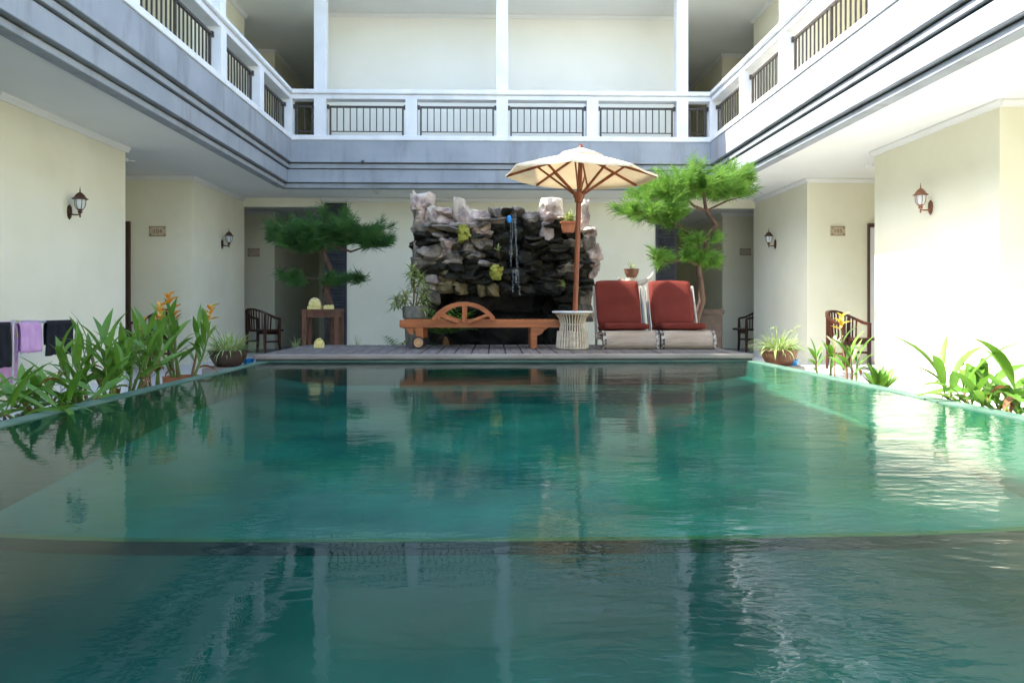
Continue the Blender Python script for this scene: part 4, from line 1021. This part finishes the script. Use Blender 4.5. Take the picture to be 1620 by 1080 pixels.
for k in range(N8):
    o = len(V)
    for i in range(NR + 1):
        for j in range(NS + 1):
            r = .05 + (Rm - .05) * i / NR; s_ = j / NS
            p = CP(r, k).lerp(CP(r, k + 1), s_)
            p.z -= .03 * sin(pi * s_) * (i / NR) * (.6 if i < NR else .35)
            V.append(p)
    for i in range(NR):
        for j in range(NS):
            a = o + i * (NS + 1) + j; Fc.append((a, a+1, a+NS+2, a+NS+1))
    # hem
    o2 = len(V)
    for j in range(NS + 1):
        q = V[o + NR * (NS + 1) + j]; V.append(Vector((q.x * 1.0, q.y * 1.0, q.z - .028)))
    for j in range(NS): Fc.append((o + NR*(NS+1) + j, o + NR*(NS+1) + j + 1, o2 + j + 1, o2 + j))
can = raw('canopy', V, Fc, 'canvas', ps)
V, Fc = [], []
for k in range(N8):
    o = len(V); V += [CP(.03, k, .05), CP(.03, k+1, .05), CP(.27, k+1, .035), CP(.27, k, .035), CP(.275, k+1, .005), CP(.275, k, .005)]; Fc += [(o, o+1, o+2, o+3), (o+3, o+2, o+4, o+5)]
raw('vent_cap', V, Fc, 'canvas', can)
MB().lathe([(.03, -.01), (.032, .035), (.018, .05), (.02, .065), (0, .08)], 12, tuple(ap + Vector((0, 0, .02)))).build('finial', 'teak2', ps, smooth=True)
MB().lathe([(.036, -.07), (.05, -.06), (.055, -.02), (.07, .0), (.072, .05), (.05, .07), (.03, .07)], 14, tuple(hub)).build('runner', 'teak2', ps, smooth=True)
for k in range(N8):
    MB().beam(CP(.04, k, -.03), CP(Rm * .985, k, -.022), .018, .028).build('rib', 'teak2', ps)
    a = ph0 + 2 * pi * k / N8
    MB().beam(hub + Vector((.05 * cos(a), .05 * sin(a), .03)), CP(Rm * .56, k, -.042), .018, .026).build('strut', 'teak2', ps)

# ---- two log recliners with red cushions
def cushion(w_, d_, h_, puff=.05):
    bm = bmesh.new(); bmesh.ops.create_cube(bm, size=1); bmesh.ops.subdivide_edges(bm, edges=bm.edges[:], cuts=9, use_grid_fill=True)
    sd = U(0, 99)
    for vt in bm.verts:
        c = vt.co * 2; 
        ex = 1 - max(abs(c.x), abs(c.y)) ** 14 * .35
        z = c.z * (ex * (.82 + puff * (1 - c.x**2) * (1 - c.y**2)))
        # rounded plan corners
        k = 1 - .045 * (abs(c.x) ** 6) * (abs(c.y) ** 6) - .02 * abs(c.z)
        p = Vector((c.x * k * w_ / 2, c.y * k * d_ / 2, z * h_ / 2))
        nz = noise.noise(Vector((p.x * 5 + sd, p.y * 5, p.z * 3))); p.z += nz * .010 * (1 if c.z > 0 else .2)
        nz2 = noise.noise(Vector((p.x * 3 + sd, p.y * 16, 3))); p.z += nz2 * .005
        vt.co = p
    return bm
def recliner(label, x0, x1, Y, seed):
    random.seed(seed)
    w_ = x1 - x0
    t = thing('recliner', label, 'lounge chair', ((x0 + x1) / 2, Y, DZ), 0, 'log recliners with red cushions')
    hw = w_ / 2 - .012
    # bull-nosed log front that rolls from the deck up into the seat board
    outer = [(.0, 0), (-.02, .06), (-.012, .13), (.02, .185), (.08, .215), (.18, .222), (.55, .175)]
    inner = [(.55, .135), (.18, .175), (.10, .168), (.06, .14), (.04, .09), (.04, .0)]
    prof_ = [(y, z) for y, z in outer + inner]
    n = len(outer); 
    sh = MB(); NXs = 14; V = []; Fc = []
    for i in range(NXs + 1):
        s_ = -hw + 2 * hw * i / NXs
        for (y, z) in prof_:
            q = noise.noise(Vector((s_ * 4 + seed, y * 7, z * 7))) * .007
            V.append((s_, y + (q if z > .01 else 0), z + (q if z > .01 else 0)))
    m_ = len(prof_)
    for i in range(NXs):
        for j in range(m_):
            Fc.append((i*m_ + j, i*m_ + (j+1) % m_, (i+1)*m_ + (j+1) % m_, (i+1)*m_ + j))
    Fc.append(tuple(range(m_))); Fc.append(tuple(reversed([NXs*m_ + j for j in range(m_)])))
    raw('log_front', V, Fc, 'bamboo', t)
    for sx in (-1, 1):    # bark ends
        V = []; 
        for s_ in (sx * (hw - .035), sx * (hw + .006)):
            for (y, z) in outer[:5]: V.append((s_, y - .012 if z < .2 else y, z + (.006 if z > .15 else 0)))
            for (y, z) in ((.06, .14), (.035, .08), (.035, 0)): V.append((s_, y, z))
        Fc = [(j, (j+1) % 8, 8 + (j+1) % 8, 8 + j) for j in range(8)] + [tuple(range(8)), tuple(reversed(range(8, 16)))]
        raw('bark_end', V, Fc, 'bark', t, False)
    # side frames: leg arch, seat rail, back post
    for sx in (-1, 1):
        pr = [(.10, .165), (.62, .12), (.70, .16), (.98, .80), (1.03, .80), (.80, .15), (.80, .0), (.74, .0), (.72, .07), (.60, .09), (.30, .10), (.16, .08), (.14, 0), (.09, 0)]
        xx = sx * (hw - .02)
        MB().prism(pr, 'x', xx - .013, xx + .013).build('side_frame', 'whitewood', t, bevel=.005)
    V = MB(); V.beam((0, .735, .20), (0, .985, .79), 2 * hw - .1, .02, (1, 0, 0)); 
    bb = MB(); bb.prism([(.71, .20), (.735, .19), (.995, .79), (.97, .80)], 'x', -hw + .05, hw - .05); bb.build('back_board', 'whitewood', t)
    cw = w_ * .83
    bm = cushion(cw, .60, .10); me = bpy.data.meshes.new('seat_cushion'); bm.to_mesh(me); bm.free(); me.materials.append(M['cushion']); me.polygons.foreach_set('use_smooth', [True]*len(me.polygons))
    o = bpy.data.objects.new('seat_cushion', me); COL.objects.link(o); o.parent = t; o.location = (-.03, .40, .255); o.rotation_euler = (radians(-4), 0, 0)
    bm = cushion(cw * 1.0, .66, .10); me = bpy.data.meshes.new('back_cushion'); bm.to_mesh(me); bm.free(); me.materials.append(M['cushion']); me.polygons.foreach_set('use_smooth', [True]*len(me.polygons))
    o = bpy.data.objects.new('back_cushion', me); COL.objects.link(o); o.parent = t; o.location = (-.03, .765, .56); o.rotation_euler = (radians(66.5), 0, 0)
    return t
xa = atY(953, 550, 8.86).x; xb = atY(1044.5, 550, 8.86).x; xc = atY(1134, 550, 8.86).x
recliner('log recliner with red cushions next to the rattan table', xa, xb - .004, 8.86, 3)
recliner('log recliner with red cushions on the side away from the rattan table', xb + .004, xc, 8.86, 9)

# ================================================================== WOODEN ARMCHAIRS AND OFFERING TABLE
def armchair():
    t = thing('armchair', '', 'armchair', (0, 0, 0), 0, 'dark wooden tub armchairs on the walkway')
    # local: front towards -y ; width .58
    path = []
    for i in range(21):
        a = radians(-105 + 210 * i / 20)      # 0 = back
        x = .29 * sin(a) * 1.02; y = .27 * cos(a) * 1.0; 
        z = .60 + .20 * (0.5 + 0.5 * cos(min(pi, abs(a) * 1.35)))
        path.append(Vector((x, y, z)))
    path[0].y -= .06; path[-1].y -= .06
    V = MB()
    for i in range(20): V.beam(path[i], path[i+1] + (path[i+1]-path[i])*.06, .045, .035)
    V.build('top_rail', 'chairwood', t)
    V = MB(); V.prism([(.25*cos(a), .25*sin(a)) if sin(a) > -.2 else (.25*cos(a)*1.02, -.26) for a in [2*pi*k/24 for k in range(24)]], 'z', .40, .435); V.build('seat', 'chairwood', t, bevel=.006)
    for i in range(3, 18):
        p = path[i]; b_ = Vector((p.x * .92, p.y * .92, .43))
        MB().beam(b_, p, .02, .014, (p.x, p.y, 0)).build('slat', 'chairwood', t)
    for i in (0, 5, 15, 20):
        p = path[i]; b_ = Vector((p.x * .95, p.y * .98, 0))
        MB().tube([b_ * 1.0 + Vector((p.x*.06, p.y*.06, 0)), Vector((b_.x, b_.y, .2)), Vector((b_.x, b_.y, .42)), p * .99], [.020, .026, .030, .022], 8).build('leg', 'chairwood', t, smooth=True)
    q0_ = path[0]; q1_ = path[20]
    MB().beam((q0_.x*.95, q0_.y*.98, .37), (q1_.x*.95, q1_.y*.98, .37), .02, .06).build('apron', 'chairwood', t)
    for (i, j) in ((0, 5), (20, 15)):
        MB().beam((path[i].x*.95, path[i].y*.98, .22), (path[j].x*.95, path[j].y*.98, .22), .018, .03).build('stretcher', 'chairwood', t)
    return t
ac = armchair()
def put(o, x, y, rz, lab, s=1.0): o.location = (x, y, 0); o.rotation_euler = (0, 0, rz); o['label'] = lab; o.scale = (s, s, s)
p1 = atY(1340, 560, 11.3); put(ac, p1.x, 11.25, radians(28), 'slatted dark armchair by the white recess door, behind the yellow flowered heliconia', 1.12)
for (px_, Yv, rz, lab) in ((236, 11.3, radians(-40), 'dark armchair in the shaded recess half hidden by flowering heliconias'),
                          (416, 15.2, radians(150), 'dark armchair in the black corridor mouth behind the shaded pine'),
                          (1186, 15.6, radians(-95), 'dark armchair in the dim corridor behind the bright pine')):
    c = copy_tree(ac); p = atY(px_, 540, Yv); put(c, p.x, Yv, rz, lab, 1.15)

ot = thing('offering_table', 'narrow brown wooden table carrying woven offerings before the black louvred panel', 'table', (atY(511, 500, 10.9).x, 10.9, 0))
zt = atY(511, 489, 10.9).z
MB().box(-.27, .27, -.2, .22, zt - .035, zt).build('table_top', 'tablewood', ot, bevel=.006)
for sx in (-1, 1):
    for sy in (-1, 1): MB().box(sx*.235 - .032, sx*.235 + .032, sy*.16 - .03, sy*.16 + .03, 0, zt - .036).build('leg', 'tablewood', ot, bevel=.005)
    MB().box(sx*.235 - .012, sx*.235 + .012, -.129, .129, zt - .12, zt - .037).build('apron', 'tablewood', ot)
for sy in (-1, 1): MB().box(-.202, .202, sy*.16 - .012, sy*.16 + .012, zt - .12, zt - .037).build('apron', 'tablewood', ot); MB().box(-.202, .202, sy*.16 - .015, sy*.16 + .015, .22, .27).build('stretcher', 'tablewood', ot)
def offering(label, loc, w_, rz, arch=True, m='offer2'):
    t = thing('palm_leaf_offering', label, 'offering', loc, rz, 'woven palm leaf offerings')
    V = MB(); V.box(-w_/2, w_/2, -w_*.35, w_*.35, 0, .012)
    for k in range(4):
        pass
    V.box(-w_/2, w_/2, -w_*.35, -w_*.35+.008, .0121, .045); V.box(-w_/2, w_/2, w_*.35-.008, w_*.35, .0121, .045); V.box(-w_/2, -w_/2+.008, -w_*.35+.0081, w_*.35-.0081, .0121, .045); V.box(w_/2-.008, w_/2, -w_*.35+.0081, w_*.35-.0081, .0121, .045)
    V.build('tray', 'offer', t)
    P = MB()
    for k in range(16):
        x, y, z = U(-.4, .4)*w_, U(-.25, .25)*w_, .03 + U(0, .02)
        P.lathe([(0, -.012), (.018, 0), (.012, .014), (0, .018)], 6, (x, y, z))
    P.build('petals', m, t, smooth=True)
    if arch:
        MB().lathe([(0, .02), (w_*.40, .02), (w_*.44, .05), (w_*.38, .08), (w_*.2, .098), (0, .102)], 14).build('rice_parcel', 'offer', t, smooth=True).scale = (1, .62, 1)
        MB().tube([(w_*.46*cos(pi*k/10), -.012, .03 + .082*sin(pi*k/10)) for k in range(11)], .010, 7).build('leaf_band', m, t, smooth=True)
TX, TYY = ot.location.x, ot.location.y
offering('arched woven offering standing at the edge of the brown table', (TX - .10, TYY - .08, zt + .05), .17, .1)
offering('flat flower tray under the arched offering on the brown table', (TX - .10, TYY - .08, zt), .19, 0, False)
offering('flat woven offering leaning beside the arched one on the brown table', (TX + .10, TYY - .06, zt), .15, .2, False, 'offer')
p = atZ(505, 550, DZ); offering('single yellow woven offering lying on the deck planks', (p.x, p.y, DZ + .001), .12, .15, True, 'offer')

# ================================================================== DRYING RACK AND LAUNDRY
ra = atY(20, 511, 6.95); rb = atY(98, 508, 7.75)
RA = Vector((ra.x, 6.95, 0)); RBv = Vector((rb.x, 7.75, 0)); zr = (ra.z + rb.z) / 2
dirr = (RBv - RA).normalized(); perp = Vector((-dirr.y, dirr.x, 0))
if perp.x > 0: perp = -perp
rk = thing('drying_rack', 'folding steel clothes rack hung with washing against the shaded wall', 'drying rack', RA)
def RKp(s_, d, z): return dirr * s_ + perp * d + Vector((0, 0, z))
Lr = (RBv - RA).length; s0 = -1.0
for d in (0, .55):
    MB().tube([RKp(s0, d, zr), RKp(Lr, d, zr)], .011, 8).build('top_bar', 'steel', rk, smooth=True)
MB().tube([RKp(Lr, 0, zr), RKp(Lr, .55, zr)], .011, 8).build('end_bar', 'steel', rk, smooth=True); MB().tube([RKp(s0, 0, zr), RKp(s0, .55, zr)], .011, 8).build('end_bar', 'steel', rk, smooth=True)
for k in range(1, 5): MB().tube([RKp(s0, .11*k, zr), RKp(Lr, .11*k, zr)], .005, 6).build('wire', 'steel', rk)
for s_ in (s0 + .02, 0.0, Lr - .01):
    for d in (0, .55): MB().tube([RKp(s_, d, zr), RKp(s_, d, .0)], .012, 8).build('leg', 'steel', rk, smooth=True)
MB().tube([RKp(s0, .0, .16), RKp(Lr, .0, .16)], .007, 6).build('brace', 'steel', rk); MB().tube([RKp(s0, .55, .16), RKp(Lr, .55, .16)], .007, 6).build('brace', 'steel', rk)
def garment(label, cat, s0_, s1_, d, lf, lb, m, seed, shorts=False, trim=None, flare=0.0):
    """cloth folded over the bar at distance d; lf = drop on the court side, lb = drop behind"""
    random.seed(seed)
    base = RA + RKp((s0_ + s1_) / 2, d, zr)
    t = thing('laundry', label, cat, base, 0, 'washing on the drying rack')
    V, Fc = [], []; nu, nv = 14, 18; tot = lf + lb; wd = s1_ - s0_
    for j in range(nv + 1):
        L = -lb + tot * j / nv
        for i in range(nu + 1):
            u = (i / nu - .5); fl = 1 + flare * max(0, L) / max(.01, lf)
            z = .016 - abs(L) if abs(L) > .03 else .018 - abs(L) * .3 - .006
            off = -.016 if L > .02 else (.016 if L < -.02 else 0)
            wv = (noise.noise(Vector((u * 5 + seed, L * 2, 0))) * .028 + .012 * sin(u * 19 + seed)) * min(1, abs(L) * 7)
            lenj = noise.noise(Vector((u * 6, seed, 1))) * .03 * (abs(L) / tot)
            q = dirr * (u * wd * fl) + perp * (off + wv * .8) * (1) + Vector((0, 0, z + lenj))
            V.append(q)
    for j in range(nv):
        Lm = -lb + tot * (j + .5) / nv
        for i in range(nu):
            if shorts and Lm > lf * .58 and abs((i + .5) / nu - .5) < .05 + .18 * (Lm / lf - .58): continue
            a = j*(nu+1) + i; Fc.append((a, a+1, a+nu+2, a+nu+1))
    o = raw('cloth', V, Fc, m, t)
    md = o.modifiers.new('thick', 'SOLIDIFY'); md.thickness = .006
    if trim:
        for s_ in (-.5, .5):
            V2 = [dirr * ((s_ * 1.02 + e) * wd) + perp * (-.026) + Vector((0, 0, z)) for e in (-.09, .03) for z in (.02, -.15)]
            V2 += [q + perp * .012 for q in V2]
            raw('trim', V2, [(0,1,3,2), (4,6,7,5), (0,4,5,1), (2,3,7,6), (0,2,6,4), (1,5,7,3)], trim, t, False)
    return t
garment('black shirt hanging from the rack end towards the picture edge of the wall', 'laundry', -.42, -.06, .0, .42, .3, 'black', 1)
garment('lilac pink towel folded over the front bar of the rack', 'towel', .07, .40, .0, .31, .3, 'pink', 2)
garment('black shorts with pointed hems hanging at the outer corner of the rack', 'shorts', .52, .98, .0, .36, .25, 'black', 3, True, None, .15)
garment('black top with crimson edge on the back bar behind the towel', 'laundry', .0, .42, .55, .16, .3, 'black', 4, False, 'crimson')
garment('navy top with orange edges on the back bar of the rack', 'laundry', .48, .84, .55, .26, .3, 'navy', 5, False, 'orange')
garment('lime trimmed lilac cloth hanging low behind the folded towel', 'laundry', .10, .40, .22, .60, .2, 'pink', 6, False, 'lime')
